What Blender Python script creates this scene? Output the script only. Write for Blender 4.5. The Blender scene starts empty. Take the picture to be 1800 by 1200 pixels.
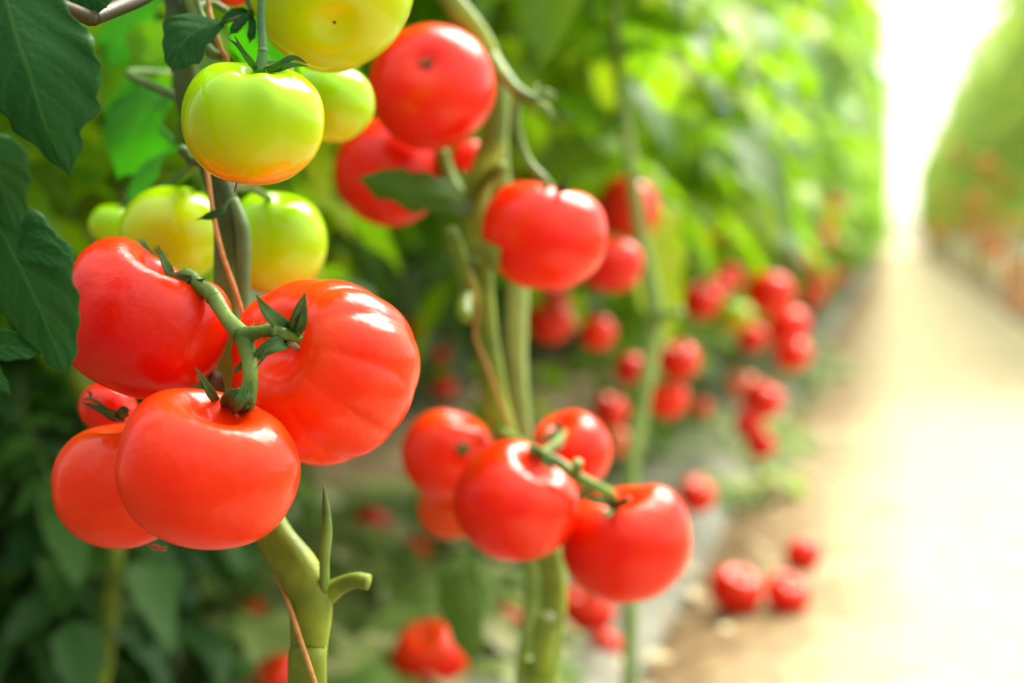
import bpy, math, random
from mathutils import Vector, Matrix, Euler, noise

C = bpy.context.scene.collection
PI = math.pi
F = 2500.0                       # focal length in pixels of the 1800 px wide frame
CAMZ = 0.555
VPX, VPY = 1565.0, 408.0         # where the straight path runs to
pitch = math.atan((600 - VPY) / F)
yaw = math.atan((VPX - 900) * math.cos(pitch) / F)
RC = Matrix.Rotation(yaw, 3, 'Z') @ Matrix.Rotation(PI / 2 - pitch, 3, 'X')
EYE = Vector((0, 0, CAMZ))


def P(px, py, d):
    """point seen at a pixel of the photograph, d metres deep"""
    return EYE + RC @ Vector(((px - 900) / F * d, (600 - py) / F * d, -d))


def CD(x, y, z):
    return (RC @ Vector((x, y, z))).normalized()


# ------------------------------------------------------------------ camera
cam_d = bpy.data.cameras.new('camera')
cam = bpy.data.objects.new('camera', cam_d)
C.objects.link(cam)
cam.matrix_world = Matrix.Translation(EYE) @ RC.to_4x4()
cam_d.sensor_width = 36
cam_d.lens = 50
cam_d.clip_start = 0.02
cam_d.clip_end = 500
cam_d.dof.use_dof = True
cam_d.dof.focus_distance = 0.675
cam_d.dof.aperture_fstop = 3.4
bpy.context.scene.camera = cam

vs = bpy.context.scene.view_settings
vs.view_transform = 'Standard'
vs.look = 'None'
vs.gamma = 1
vs.use_curve_mapping = False
vs.exposure = 0.12


# ------------------------------------------------------------------ materials
def new_mat(name):
    m = bpy.data.materials.new(name)
    m.use_nodes = True
    nt = m.node_tree
    nt.nodes.clear()
    return m, nt


def N(nt, t, **kw):
    n = nt.nodes.new(t)
    for k, v in kw.items():
        setattr(n, k, v)
    return n


def ramp(nt, fac, stops):
    r = N(nt, 'ShaderNodeValToRGB')
    e = r.color_ramp.elements
    while len(e) < len(stops):
        e.new(0.5)
    for i, (p, c) in enumerate(stops):
        e[i].position = p
        e[i].color = (c[0], c[1], c[2], 1)
    nt.links.new(fac, r.inputs[0])
    return r.outputs[0]


def noise_tex(nt, scale, detail=3, vec=None, rough=0.5):
    n = N(nt, 'ShaderNodeTexNoise')
    n.inputs['Scale'].default_value = scale
    n.inputs['Detail'].default_value = detail
    n.inputs['Roughness'].default_value = rough
    if vec is None:
        vec = N(nt, 'ShaderNodeTexCoord').outputs['Object']
    nt.links.new(vec, n.inputs['Vector'])
    return n


def math_n(nt, op, a, b=None, c=None):
    n = N(nt, 'ShaderNodeMath', operation=op)
    for i, v in enumerate((a, b, c)):
        if v is None:
            continue
        if isinstance(v, (int, float)):
            n.inputs[i].default_value = v
        else:
            nt.links.new(v, n.inputs[i])
    return n.outputs[0]


def mix_col(nt, fac, a, b, blend='MIX'):
    n = N(nt, 'ShaderNodeMix', data_type='RGBA', blend_type=blend)
    for sock, v in ((n.inputs[0], fac), (n.inputs[6], a), (n.inputs[7], b)):
        if isinstance(v, (int, float)):
            sock.default_value = v
        elif isinstance(v, tuple):
            sock.default_value = (v[0], v[1], v[2], 1)
        else:
            nt.links.new(v, sock)
    return n.outputs[2]


def principled(nt, col, rough=0.5, spec=0.5, sss=0, sss_r=(1, .2, .1), sss_s=0.01, normal=None, coat=0):
    b = N(nt, 'ShaderNodeBsdfPrincipled')
    if isinstance(col, tuple):
        b.inputs['Base Color'].default_value = (col[0], col[1], col[2], 1)
    else:
        nt.links.new(col, b.inputs['Base Color'])
    if isinstance(rough, (int, float)):
        b.inputs['Roughness'].default_value = rough
    else:
        nt.links.new(rough, b.inputs['Roughness'])
    b.inputs['Specular IOR Level'].default_value = spec
    if sss:
        b.inputs['Subsurface Weight'].default_value = sss
        b.inputs['Subsurface Radius'].default_value = sss_r
        b.inputs['Subsurface Scale'].default_value = sss_s
    if coat:
        b.inputs['Coat Weight'].default_value = coat
        b.inputs['Coat Roughness'].default_value = 0.12
    if normal is not None:
        nt.links.new(normal, b.inputs['Normal'])
    return b


def bump(nt, h, strength=0.3, dist=0.001):
    b = N(nt, 'ShaderNodeBump')
    b.inputs['Strength'].default_value = strength
    b.inputs['Distance'].default_value = dist
    nt.links.new(h, b.inputs['Height'])
    return b.outputs[0]


def out(nt, sh):
    o = N(nt, 'ShaderNodeOutputMaterial')
    nt.links.new(sh, o.inputs['Surface'])


def mat_ripe():
    m, nt = new_mat('ripe_tomato_skin')
    oi = N(nt, 'ShaderNodeObjectInfo')
    n1 = noise_tex(nt, 1.6, 3)
    sp = noise_tex(nt, 55, 2)
    tc = N(nt, 'ShaderNodeTexCoord')
    sx = N(nt, 'ShaderNodeSeparateXYZ')
    nt.links.new(tc.outputs['Object'], sx.inputs[0])
    # paler, more orange patches of ripening
    f = math_n(nt, 'MULTIPLY', ramp(nt, n1.outputs['Fac'], [(.38, (0, 0, 0)), (.72, (1, 1, 1))]), 0.16)
    c = mix_col(nt, f, oi.outputs['Color'], (0.88, 0.11, 0.002))
    # yellowish shoulder right at the stalk
    sh = ramp(nt, sx.outputs['Z'], [(.52, (0, 0, 0)), (.95, (1, 1, 1))])
    c = mix_col(nt, math_n(nt, 'MULTIPLY', sh, .20), c, (0.88, 0.18, 0.004))
    spk = ramp(nt, sp.outputs['Fac'], [(.62, (0, 0, 0)), (.80, (1, 1, 1))])
    c = mix_col(nt, math_n(nt, 'MULTIPLY', spk, .16), c, (0.95, 0.30, 0.02))
    nb = bump(nt, noise_tex(nt, 5, 2).outputs['Fac'], .05, .02)
    b = principled(nt, c, 0.27, 0.33, .03, (1, .05, .01), .010, nb)
    out(nt, b.outputs[0])
    return m


def mat_unripe():
    m, nt = new_mat('unripe_tomato_skin')
    tc = N(nt, 'ShaderNodeTexCoord')
    oi = N(nt, 'ShaderNodeObjectInfo')
    sx = N(nt, 'ShaderNodeSeparateXYZ')
    nt.links.new(tc.outputs['Object'], sx.inputs[0])
    n1 = noise_tex(nt, 1.5, 3)
    z = math_n(nt, 'ADD', math_n(nt, 'MULTIPLY', sx.outputs['Z'], .5), .5)
    z = math_n(nt, 'ADD', z, math_n(nt, 'MULTIPLY', math_n(nt, 'SUBTRACT', n1.outputs['Fac'], .5), .35))
    # the ripening flush climbs from the blossom end (how far: the object's own colour alpha)
    z = math_n(nt, 'ADD', z, math_n(nt, 'SUBTRACT', oi.outputs['Alpha'], 1.0))
    c = ramp(nt, z, [(.02, (.85, .25, .002)), (.14, (.78, .42, .002)), (.30, (.60, .58, .001)),
                     (.52, (.43, .62, .001)), (.85, (.29, .58, .002))])
    sp = noise_tex(nt, 60, 2)
    spk = ramp(nt, sp.outputs['Fac'], [(.6, (0, 0, 0)), (.8, (1, 1, 1))])
    c = mix_col(nt, math_n(nt, 'MULTIPLY', spk, .15), c, (.6, .7, .05))
    b = principled(nt, c, 0.15, 0.34, .06, (.6, .7, .05), .010)
    out(nt, b.outputs[0])
    return m


def mat_foliage(name, stops, trans, tfac=.45, rough=.42):
    m, nt = new_mat(name)
    g = N(nt, 'ShaderNodeNewGeometry')
    oi = N(nt, 'ShaderNodeObjectInfo')
    v = math_n(nt, 'FRACT', math_n(nt, 'ADD', g.outputs['Random Per Island'], oi.outputs['Random']))
    c = ramp(nt, v, stops)
    n1 = noise_tex(nt, 45, 2)
    c = mix_col(nt, math_n(nt, 'MULTIPLY', n1.outputs['Fac'], .35), c, (.03, .09, .02))
    b = principled(nt, c, rough, .25)
    t = N(nt, 'ShaderNodeBsdfTranslucent')
    tcol = mix_col(nt, .5, c, trans)
    nt.links.new(tcol, t.inputs['Color'])
    mx = N(nt, 'ShaderNodeMixShader')
    mx.inputs[0].default_value = tfac
    nt.links.new(b.outputs[0], mx.inputs[1])
    nt.links.new(t.outputs[0], mx.inputs[2])
    out(nt, mx.outputs[0])
    return m


def mat_leaf(name, base, vein, trans, tfac, teeth=7):
    """broad tomato leaf with net of veins, from the leaf's own length/width coordinates"""
    m, nt = new_mat(name)
    uv = N(nt, 'ShaderNodeUVMap')
    uv.uv_map = 'leaf'
    sx = N(nt, 'ShaderNodeSeparateXYZ')
    nt.links.new(uv.outputs[0], sx.inputs[0])
    av = math_n(nt, 'ABSOLUTE', math_n(nt, 'SUBTRACT', math_n(nt, 'MULTIPLY', sx.outputs['Y'], 2), 1))
    mid = ramp(nt, av, [(.0, (1, 1, 1)), (.05, (0, 0, 0))])
    # side veins sweep towards the tip
    dn = noise_tex(nt, 25, 2)
    w = math_n(nt, 'SUBTRACT', math_n(nt, 'MULTIPLY', sx.outputs['X'], teeth), math_n(nt, 'MULTIPLY', av, 1.5))
    w = math_n(nt, 'ADD', w, math_n(nt, 'MULTIPLY', dn.outputs['Fac'], .35))
    tri = math_n(nt, 'PINGPONG', w, .5)
    side = ramp(nt, tri, [(.0, (1, 1, 1)), (.07, (0, 0, 0))])
    vm = math_n(nt, 'MAXIMUM', mid, math_n(nt, 'MULTIPLY', side, .35))
    vor = N(nt, 'ShaderNodeTexVoronoi', feature='DISTANCE_TO_EDGE')
    vor.inputs['Scale'].default_value = 260
    tc = N(nt, 'ShaderNodeTexCoord')
    nt.links.new(tc.outputs['Object'], vor.inputs['Vector'])
    quilt = math_n(nt, 'MULTIPLY', tri, .8)
    h = math_n(nt, 'ADD', quilt, math_n(nt, 'MULTIPLY', vor.outputs['Distance'], .5))
    n1 = noise_tex(nt, 60, 3)
    h = math_n(nt, 'ADD', h, math_n(nt, 'MULTIPLY', n1.outputs['Fac'], .8))
    c = mix_col(nt, math_n(nt, 'MULTIPLY', n1.outputs['Fac'], .6), base, tuple(x * 1.7 for x in base))
    c = mix_col(nt, math_n(nt, 'MULTIPLY', vm, .55), c, vein)
    nb = bump(nt, h, .5, .0016)
    b = principled(nt, c, .55, .12, normal=nb)
    t = N(nt, 'ShaderNodeBsdfTranslucent')
    t.inputs['Color'].default_value = (trans[0], trans[1], trans[2], 1)
    mx = N(nt, 'ShaderNodeMixShader')
    mx.inputs[0].default_value = tfac
    nt.links.new(b.outputs[0], mx.inputs[1])
    nt.links.new(t.outputs[0], mx.inputs[2])
    out(nt, mx.outputs[0])
    return m


def mat_stem(name, a, b_, rough=.5, scale=30):
    m, nt = new_mat(name)
    n1 = noise_tex(nt, scale, 4)
    c = ramp(nt, n1.outputs['Fac'], [(.35, a), (.68, b_)])
    n2 = noise_tex(nt, 380, 2)
    nb = bump(nt, n2.outputs['Fac'], .25, .0008)
    p = principled(nt, c, rough, .35, normal=nb)
    p.inputs['Sheen Weight'].default_value = .0
    p.inputs['Sheen Roughness'].default_value = .4
    out(nt, p.outputs[0])
    return m


def mat_plain(name, a, b_, scale, rough, bs=.3, bd=.01, spec=.3):
    m, nt = new_mat(name)
    n1 = noise_tex(nt, scale, 6, rough=.6)
    c = ramp(nt, n1.outputs['Fac'], [(.3, a), (.7, b_)])
    n2 = noise_tex(nt, scale * 6, 4)
    nb = bump(nt, n2.outputs['Fac'], bs, bd)
    out(nt, principled(nt, c, rough, spec, normal=nb).outputs[0])
    return m


RIPE = mat_ripe()
UNRIPE = mat_unripe()
FOL = mat_foliage('row_leaf', [(0, (.016, .070, .016)), (.30, (.045, .16, .008)), (.55, (.12, .31, .006)), (.8, (.25, .47, .005)), (1, (.50, .60, .015))], (.45, .85, .004), .52, .42)
FOL_HAZE = mat_foliage('hazed_row_leaf', [(0, (.07, .16, .03)), (.4, (.15, .30, .04)), (.75, (.28, .42, .06)), (1, (.45, .45, .10))], (.60, .85, .12), .58, .5)  # paler, more translucent: haze over the right row put into the leaf colour
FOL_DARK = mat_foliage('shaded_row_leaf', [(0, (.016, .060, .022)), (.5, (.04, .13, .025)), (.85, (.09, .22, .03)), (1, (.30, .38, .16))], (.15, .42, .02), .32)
WEED = mat_foliage('weed_leaf', [(0, (.12, .25, .05)), (.4, (.28, .42, .10)), (.75, (.48, .54, .20)), (1, (.70, .62, .38))], (.6, .75, .2), .45)
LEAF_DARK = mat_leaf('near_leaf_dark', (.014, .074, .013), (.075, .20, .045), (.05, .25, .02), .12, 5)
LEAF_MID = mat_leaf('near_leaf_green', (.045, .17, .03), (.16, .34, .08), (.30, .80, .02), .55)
LEAF_OLD = mat_leaf('old_leaf', (.09, .17, .035), (.2, .3, .1), (.28, .42, .04), .35)
LEAF_OLIVE = mat_leaf('olive_leaf', (.040, .095, .006), (.12, .2, .04), (.16, .30, .02), .2)
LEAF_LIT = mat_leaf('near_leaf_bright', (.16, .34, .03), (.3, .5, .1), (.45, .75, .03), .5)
STEM = mat_stem('main_stem_skin', (.075, .13, .006), (.20, .27, .015))
STEM_LT = mat_stem('light_stem_skin', (.10, .19, .012), (.25, .37, .03))
STEM_DK = mat_stem('upper_stem_skin', (.035, .085, .02), (.11, .19, .04))
TRUSS = mat_stem('truss_skin', (.065, .14, .015), (.17, .27, .04), .5, 60)
SEPAL = mat_stem('sepal_skin', (.030, .10, .02), (.075, .19, .04), .55, 80)
CUT = mat_plain('cut_stub_face', (.30, .20, .08), (.55, .45, .2), 200, .7)
WOOD = mat_plain('dry_stub', (.10, .055, .03), (.25, .16, .08), 120, .8)
TWINE = mat_plain('twine_fibre', (.36, .17, .04), (.56, .31, .10), 250, .8, .6, .001)
SCAR = mat_plain('blossom_scar', (.05, .025, .01), (.25, .13, .05), 300, .8)


# ------------------------------------------------------------------ object helpers
def tag(o, label=None, cat=None, group=None, kind=None):
    if label: o['label'] = label
    if cat: o['category'] = cat
    if group: o['group'] = group
    if kind: o['kind'] = kind
    return o


def empty(name, loc, label, cat, group=None):
    o = bpy.data.objects.new(name, None)
    C.objects.link(o)
    o.location = loc
    o.empty_display_size = .05
    return tag(o, label, cat, group)


class MB:
    def __init__(self):
        self.v, self.f, self.uv = [], [], {}

    def mesh(self, name, smooth=True):
        me = bpy.data.meshes.new(name)
        me.from_pydata([tuple(p) for p in self.v], [], self.f)
        if self.uv:
            l = me.uv_layers.new(name='leaf')
            for lp in me.loops:
                l.data[lp.index].uv = self.uv.get(lp.vertex_index, (0.5, 0.5))
        if smooth:
            me.polygons.foreach_set('use_smooth', [True] * len(me.polygons))
        me.update()
        return me

    def build(self, name, mat, parent=None, world=True, mats=None):
        """link as one object; vertices are in world space unless world=False"""
        me = self.mesh(name)
        me.materials.append(mat)
        o = bpy.data.objects.new(name, me)
        C.objects.link(o)
        if parent is not None:
            o.parent = parent
            if world:
                o.matrix_parent_inverse = parent.matrix_basis.inverted()
        return o


def catmull(pts, n=6):
    pts = [Vector(p) for p in pts]
    if len(pts) < 3:
        return [pts[0].lerp(pts[-1], i / n) for i in range(n + 1)], [i / n * (len(pts) - 1) for i in range(n + 1)]
    res, par = [], []
    for i in range(len(pts) - 1):
        p0 = pts[i - 1] if i else pts[0] * 2 - pts[1]
        p1, p2 = pts[i], pts[i + 1]
        p3 = pts[i + 2] if i + 2 < len(pts) else pts[-1] * 2 - pts[-2]
        for k in range(n):
            t = k / n
            res.append(0.5 * ((2 * p1) + (p2 - p0) * t + (2 * p0 - 5 * p1 + 4 * p2 - p3) * t * t + (3 * p1 - p0 - 3 * p2 + p3) * t ** 3))
            par.append(i + t)
    res.append(pts[-1])
    par.append(len(pts) - 1)
    return res, par


def tube(mb, pts, rad, seg=10, n=6, cap=True, ridge=0.0, seed=0):
    c, par = catmull(pts, n)
    if isinstance(rad, (int, float)):
        rad = [rad] * len(pts)
    base = len(mb.v)
    prev = None
    for i, p in enumerate(c):
        t = (c[min(i + 1, len(c) - 1)] - c[max(i - 1, 0)])
        if t.length < 1e-9:
            t = Vector((0, 0, 1))
        t.normalize()
        if prev is None:
            a = Vector((1, 0, 0)) if abs(t.x) < .8 else Vector((0, 1, 0))
            nrm = (a - t * a.dot(t)).normalized()
        else:
            nrm = (prev - t * prev.dot(t)).normalized()
        prev = nrm
        bn = t.cross(nrm)
        k = min(int(par[i]), len(rad) - 2) if len(rad) > 1 else 0
        fr = par[i] - k
        r = rad[k] * (1 - fr) + rad[min(k + 1, len(rad) - 1)] * fr
        for j in range(seg):
            a = 2 * PI * j / seg
            rr = r * (1 + ridge * math.sin(3 * a + seed) + ridge * .7 * noise.noise(Vector((p.x * 60 + j, p.y * 60, p.z * 60 + seed))))
            mb.v.append(p + nrm * (math.cos(a) * rr) + bn * (math.sin(a) * rr))
    m = len(c)
    for i in range(m - 1):
        for j in range(seg):
            mb.f.append((base + i * seg + j, base + i * seg + (j + 1) % seg, base + (i + 1) * seg + (j + 1) % seg, base + (i + 1) * seg + j))
    if cap:
        mb.f.append(tuple(base + j for j in reversed(range(seg))))
        mb.f.append(tuple(base + (m - 1) * seg + j for j in range(seg)))


def fuzz(mb, pts, rad, count, length, rng):
    """fine hairs standing on a stem"""
    c, _ = catmull(pts, 8)
    for _ in range(count):
        k = rng.randrange(len(c) - 1)
        p = c[k].lerp(c[k + 1], rng.random())
        t = (c[k + 1] - c[k]).normalized()
        a = Vector((rng.gauss(0, 1), rng.gauss(0, 1), rng.gauss(0, 1)))
        a = (a - t * a.dot(t)).normalized()
        q = p + a * rad * .9
        e = q + (a + Vector((rng.uniform(-.3, .3), rng.uniform(-.3, .3), rng.uniform(-.3, .3)))) * length * rng.uniform(.5, 1.2)
        s = t.cross(a) * .00010
        u = t * .00010
        b = len(mb.v)
        mb.v += [q + s, q - s, q + u, e]
        mb.f += [(b, b + 1, b + 3), (b + 1, b + 2, b + 3), (b + 2, b, b + 3)]


# ------------------------------------------------------------------ leaves
def leaf(mb, mid_pts, wl, wr, side, fold=.25, teeth=6, tooth=.14, nl=34, ns=7, wav=.06, seed=1, thick=.0):
    """one broad leaflet. mid_pts: midrib through space; wl, wr: half-widths along it (m);
    side: direction of the right half of the blade"""
    c, par = catmull(mid_pts, max(2, nl // (len(mid_pts) - 1)))
    m = len(c)
    base = len(mb.v)
    side = Vector(side).normalized()

    def wid(w, t):
        x = t * (len(w) - 1)
        k = min(int(x), len(w) - 2)
        f = x - k
        f = f * f * (3 - 2 * f)
        return w[k] * (1 - f) + w[k + 1] * f
    for i, p in enumerate(c):
        t = i / (m - 1)
        tg = (c[min(i + 1, m - 1)] - c[max(i - 1, 0)]).normalized()
        sd = (side - tg * side.dot(tg)).normalized()
        nr = sd.cross(tg).normalized()
        for j in range(-ns, ns + 1):
            s = j / ns
            w = wid(wr, t) if s >= 0 else wid(wl, t)
            # toothed edge, teeth lean to the tip
            ph = (t * teeth + (seed * .37 if s < 0 else 0)) % 1.0
            saw = (1 - ph) if ph > .25 else ph * 3
            w *= 1 + tooth * (saw - .5) * abs(s) ** 3
            a = abs(s)
            q = p + sd * (s * w * math.cos(fold * a)) + nr * (a * w * math.sin(fold) * .8)
            q += tg * (a * a * w * .25)
            wv = noise.noise(Vector((t * 4 + seed, s * 1.5, seed * 2.3)))
            q += nr * (wv * wav * w * (0.3 + a))
            # blade swells between the side veins
            q += nr * (math.sin((t * teeth - a * 1.2) * 2 * PI) * .025 * w * a)
            mb.uv[len(mb.v)] = (t, s * .5 + .5)
            mb.v.append(q)
    r = 2 * ns + 1
    for i in range(m - 1):
        for j in range(r - 1):
            mb.f.append((base + i * r + j, base + i * r + j + 1, base + (i + 1) * r + j + 1, base + (i + 1) * r + j))


def small_leaflet(mb, b, d, up, L, W, rng):
    """a row plant's leaflet: lobed, folded along its midrib, drooping"""
    d = d.normalized()
    sd = d.cross(up)
    if sd.length < 1e-4:
        sd = Vector((1, 0, 0))
    sd.normalize()
    nr = sd.cross(d).normalized()
    prof = [(0, .06), (.14, .62), (.30, 1.0), (.42, .80), (.55, .92), (.68, .58), (.80, .55), (.92, .22), (1.0, .02)]
    base = len(mb.v)
    droop = rng.uniform(.1, .55)
    fold = rng.uniform(.15, .5)
    tw = rng.uniform(-.35, .35)
    for t, w in prof:
        p = b + d * (L * t) - Vector((0, 0, 1)) * (droop * L * t * t)
        ww = W * w * .5
        s2 = (sd * math.cos(tw * t) + nr * math.sin(tw * t))
        n2 = s2.cross(d)
        wob = rng.uniform(-.08, .08) * W
        mb.v += [p - s2 * ww + nr * (ww * fold + wob), p, p + s2 * ww + nr * (ww * fold - wob)]
    for i in range(len(prof) - 1):
        o = base + i * 3
        mb.f += [(o, o + 1, o + 4, o + 3), (o + 1, o + 2, o + 5, o + 4)]


def compound(mb, base, d, L, rng, size=1.0, pairs=3):
    """rachis with opposite lobed leaflets and one at the tip"""
    d = d.normalized()
    up = Vector((0, 0, 1))
    pts = []
    for k in range(6):
        t = k / 5
        pts.append(base + d * (L * t) - up * (L * .45 * t * t))
    sd = d.cross(up)
    if sd.length < .01:
        sd = Vector((1, 0, 0))
    sd.normalize()
    tube(mb, pts, [.0028, .0024, .002, .0017, .0014, .001], 5, 1, False)
    for k in range(pairs):
        t = .32 + .55 * k / max(1, pairs - 1)
        p = base + d * (L * t) - up * (L * .45 * t * t)
        tg = (d - up * .9 * t).normalized()
        for s in (-1, 1):
            dd = (tg * rng.uniform(.25, .6) + sd * s + up * rng.uniform(-.35, .2)).normalized()
            l = L * rng.uniform(.30, .46) * size
            small_leaflet(mb, p, dd, up + tg * .3, l, l * rng.uniform(.55, .75), rng)
    tg = (d - up * .9).normalized()
    l = L * rng.uniform(.42, .56) * size
    small_leaflet(mb, pts[-1], tg, up + d, l, l * rng.uniform(.6, .8), rng)


def foliage_mesh(seed, z0, z1, count, spread, L=(.2, .34), low=0):
    rng = random.Random(seed)
    mb = MB()
    for k in range(count):
        z = z0 + (z1 - z0) * ((k + rng.random()) / count)
        a = k * 2.399 + rng.uniform(-.5, .5)
        e = rng.uniform(-.15, .7)
        d = Vector((math.cos(a), math.sin(a), e))
        l = rng.uniform(*L)
        off = Vector((math.cos(a), math.sin(a), 0)) * rng.uniform(0, spread)
        compound(mb, Vector((rng.uniform(-.03, .03), rng.uniform(-.08, .08), z)) + off, d, l, rng, rng.uniform(.9, 1.25), rng.choice((2, 3, 3)))
    for k in range(low):
        a = k * 2.399 + rng.uniform(-.6, .6)
        compound(mb, Vector((rng.uniform(-.03, .03), rng.uniform(-.06, .06), rng.uniform(.22, z0))), Vector((math.cos(a), math.sin(a), rng.uniform(.1, .8))), rng.uniform(.10, .17), rng, 1.0, 2)
    return mb


# ------------------------------------------------------------------ tomatoes
def tomato_mesh(name, flat=.82, dim=.30, dimw=.34, lobes=(), ribs=0, rib=.0, bumps=(), bot=.05, nu=40, nv=56, sx=1.0, seed=0, rough=.012):
    """lobes: (k, amplitude, phase) waves round the girth; bumps: (azimuth, height, width) shoulders beside the stalk"""
    v, f = [], []
    for i in range(nu + 1):
        u = PI * i / nu
        for j in range(nv):
            ph = 2 * PI * j / nv
            su, cu = math.sin(u), math.cos(u)
            rho = su ** .92
            z = cu
            w = .35 + .65 * math.exp(-((u - 1.0) / .9) ** 2)
            r = 1.0
            for k, a, p in lobes:
                r += a * math.cos(k * ph + p) * w * min(1, su * 1.4)
            if ribs:
                g = abs(math.cos(ribs * ph * .5 + seed)) ** .6
                r += rib * (g - .6) * w * min(1, su * 1.5)
            rho *= r
            z *= flat
            for az, h, wd in bumps:
                da = (ph - az + PI) % (2 * PI) - PI
                z += h * math.exp(-(da / wd) ** 2) * max(0, cu) ** .5 * su ** 1.2
                rho *= 1 + .25 * h * math.exp(-(da / wd) ** 2) * max(0, cu) * su
            z -= dim * math.exp(-(rho / dimw) ** 2) if cu > 0 else 0
            if cu < 0:
                z += bot * math.exp(-(rho / .3) ** 2)
            x, y = rho * math.cos(ph) * sx, rho * math.sin(ph)
            q = Vector((x, y, z))
            q += q.normalized() * rough * 2.2 * noise.noise(q * 1.7 + Vector((seed * 3.1, 0, 0)))
            v.append(q)
    for i in range(nu):
        for j in range(nv):
            a, b = i * nv + j, i * nv + (j + 1) % nv
            c, d = (i + 1) * nv + (j + 1) % nv, (i + 1) * nv + j
            if i == 0:
                f.append((a, d, c))
            elif i == nu - 1:
                f.append((a, d, b))
            else:
                f.append((a, d, c, b))
    # merge the poles
    top, bt = 0, nu * nv
    f2 = []
    for p in f:
        f2.append(tuple(top if x < nv else (bt if x >= nu * nv else x) for x in p))
    used = sorted({x for p in f2 for x in p})
    mp = {x: i for i, x in enumerate(used)}
    me = bpy.data.meshes.new(name)
    me.from_pydata([tuple(v[x]) for x in used], [], [tuple(mp[x] for x in p) for p in f2])
    me.polygons.foreach_set('use_smooth', [True] * len(me.polygons))
    me.update()
    return me


def axis_matrix(c, ax, R, roll=0.0):
    z = ax.normalized()
    x = (RC @ Vector((1, 0, 0)))
    x = (x - z * x.dot(z)).normalized()
    y = z.cross(x)
    m = Matrix((x, y, z)).transposed() @ Matrix.Rotation(roll, 3, 'Z')
    return Matrix.Translation(c) @ (m.to_4x4()) @ Matrix.Scale(R, 4)


def sepal(mb, pts, w, cup=.35, nrm=None):
    """slender pointed sepal along pts, w half-width at its widest (m)"""
    c, _ = catmull(pts, 5)
    m = len(c)
    base = len(mb.v)
    for i, p in enumerate(c):
        t = i / (m - 1)
        tg = (c[min(i + 1, m - 1)] - c[max(i - 1, 0)]).normalized()
        view = (EYE - p).normalized() if nrm is None else nrm
        sd = tg.cross(view)
        if sd.length < .05:
            sd = tg.cross(Vector((0, 0, 1)))
        sd.normalize()
        nn = sd.cross(tg).normalized()
        ww = w * (.55 + .45 * math.sin(min(1, t * 2.2) * PI / 2)) * (1 - t ** 2.2) + .00012
        for j, s in enumerate((-1, -.5, 0, .5, 1)):
            mb.v.append(p + sd * ww * s + nn * (ww * cup * (abs(s) - .4)))
        for j, s in enumerate((.6, 0, -.6)):
            mb.v.append(p + sd * ww * s - nn * (ww * .35 + .0002))
    r = 8
    for i in range(m - 1):
        for j in range(r):
            mb.f.append((base + i * r + j, base + i * r + (j + 1) % r, base + (i + 1) * r + (j + 1) % r, base + (i + 1) * r + j))


def calyx_local(seed, n=5, lift=.35, length=.55, zt=.52, stalk=True):
    """calyx for a tomato of radius 1 (local space): sepals starting in the dimple"""
    rng = random.Random(seed)
    mb = MB()
    for k in range(n):
        a = 2 * PI * k / n + rng.uniform(-.3, .3)
        l = length * rng.uniform(.8, 1.2)
        up = lift * rng.uniform(.3, 1.5)
        dv = Vector((math.cos(a), math.sin(a), 0))
        z = Vector((0, 0, 1))
        pts = [z * zt, z * (zt + .10) + dv * l * .3, z * (zt + .16 + up * .3) + dv * l * .7, z * (zt + .16 + up) + dv * l * rng.uniform(.85, 1.1)]
        sepal(mb, pts, .075, .3, nrm=(Vector((0, 0, 1)) - dv * .3).normalized())
    tube(mb, [(0, 0, zt - .04), (0, 0, zt + .18), (.04, .02, zt + .42)], [.10, .065, .05], 8, 3)
    return mb.mesh('calyx')


RED1 = (0.73, 0.007, .0005)
RED2 = (0.83, 0.014, .0005)
RED3 = (0.88, 0.028, .0005)
ORANGE = (0.90, 0.047, .0005)


def put_tomato(me, M, mat, col, label, group=None, alpha=1.0, name='tomato'):
    o = bpy.data.objects.new(name, me)
    if not me.materials:
        me.materials.append(mat)
    C.objects.link(o)
    o.matrix_world = M
    o.color = (col[0], col[1], col[2], alpha)
    tag(o, label, 'tomato', group)
    return o


def child_world(mb, name, mat, parent):
    o = mb.build(name, mat)
    o.parent = parent
    o.matrix_parent_inverse = parent.matrix_basis.inverted()
    return o


def child_local(me, name, mat, parent):
    if not me.materials:
        me.materials.append(mat)
    o = bpy.data.objects.new(name, me)
    C.objects.link(o)
    o.parent = parent
    return o


def hero(px, py, rpx, d, ax, label, mat=None, col=RED2, roll=0, alpha=1.0, group=None, name='tomato', **kw):
    me = tomato_mesh(name, **kw)
    M = axis_matrix(P(px, py, d), CD(*ax), rpx * d / F, roll)
    return put_tomato(me, M, mat or RIPE, col, label, group, alpha, name)


def blossom_scar(parent, zt=-.80, size=.08, tail=True, seed=1):
    rng = random.Random(seed)
    mb = MB()
    tube(mb, [(0, 0, zt + .05), (0, 0, zt - .012)], [size, size * .7], 9, 2)
    if tail:
        for k in range(4):
            a = rng.uniform(0, 6.28)
            tube(mb, [(0, 0, zt), (math.cos(a) * .05, math.sin(a) * .05, zt - .05), (math.cos(a) * .15, math.sin(a) * .15, zt - .06 - rng.random() * .06)], [.02, .015, .008], 5, 3)
    me = mb.mesh('blossom_scar')
    return child_local(me, 'blossom_scar', SCAR, parent)


SKY_LO, SKY_HI = .28, 2.4
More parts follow.
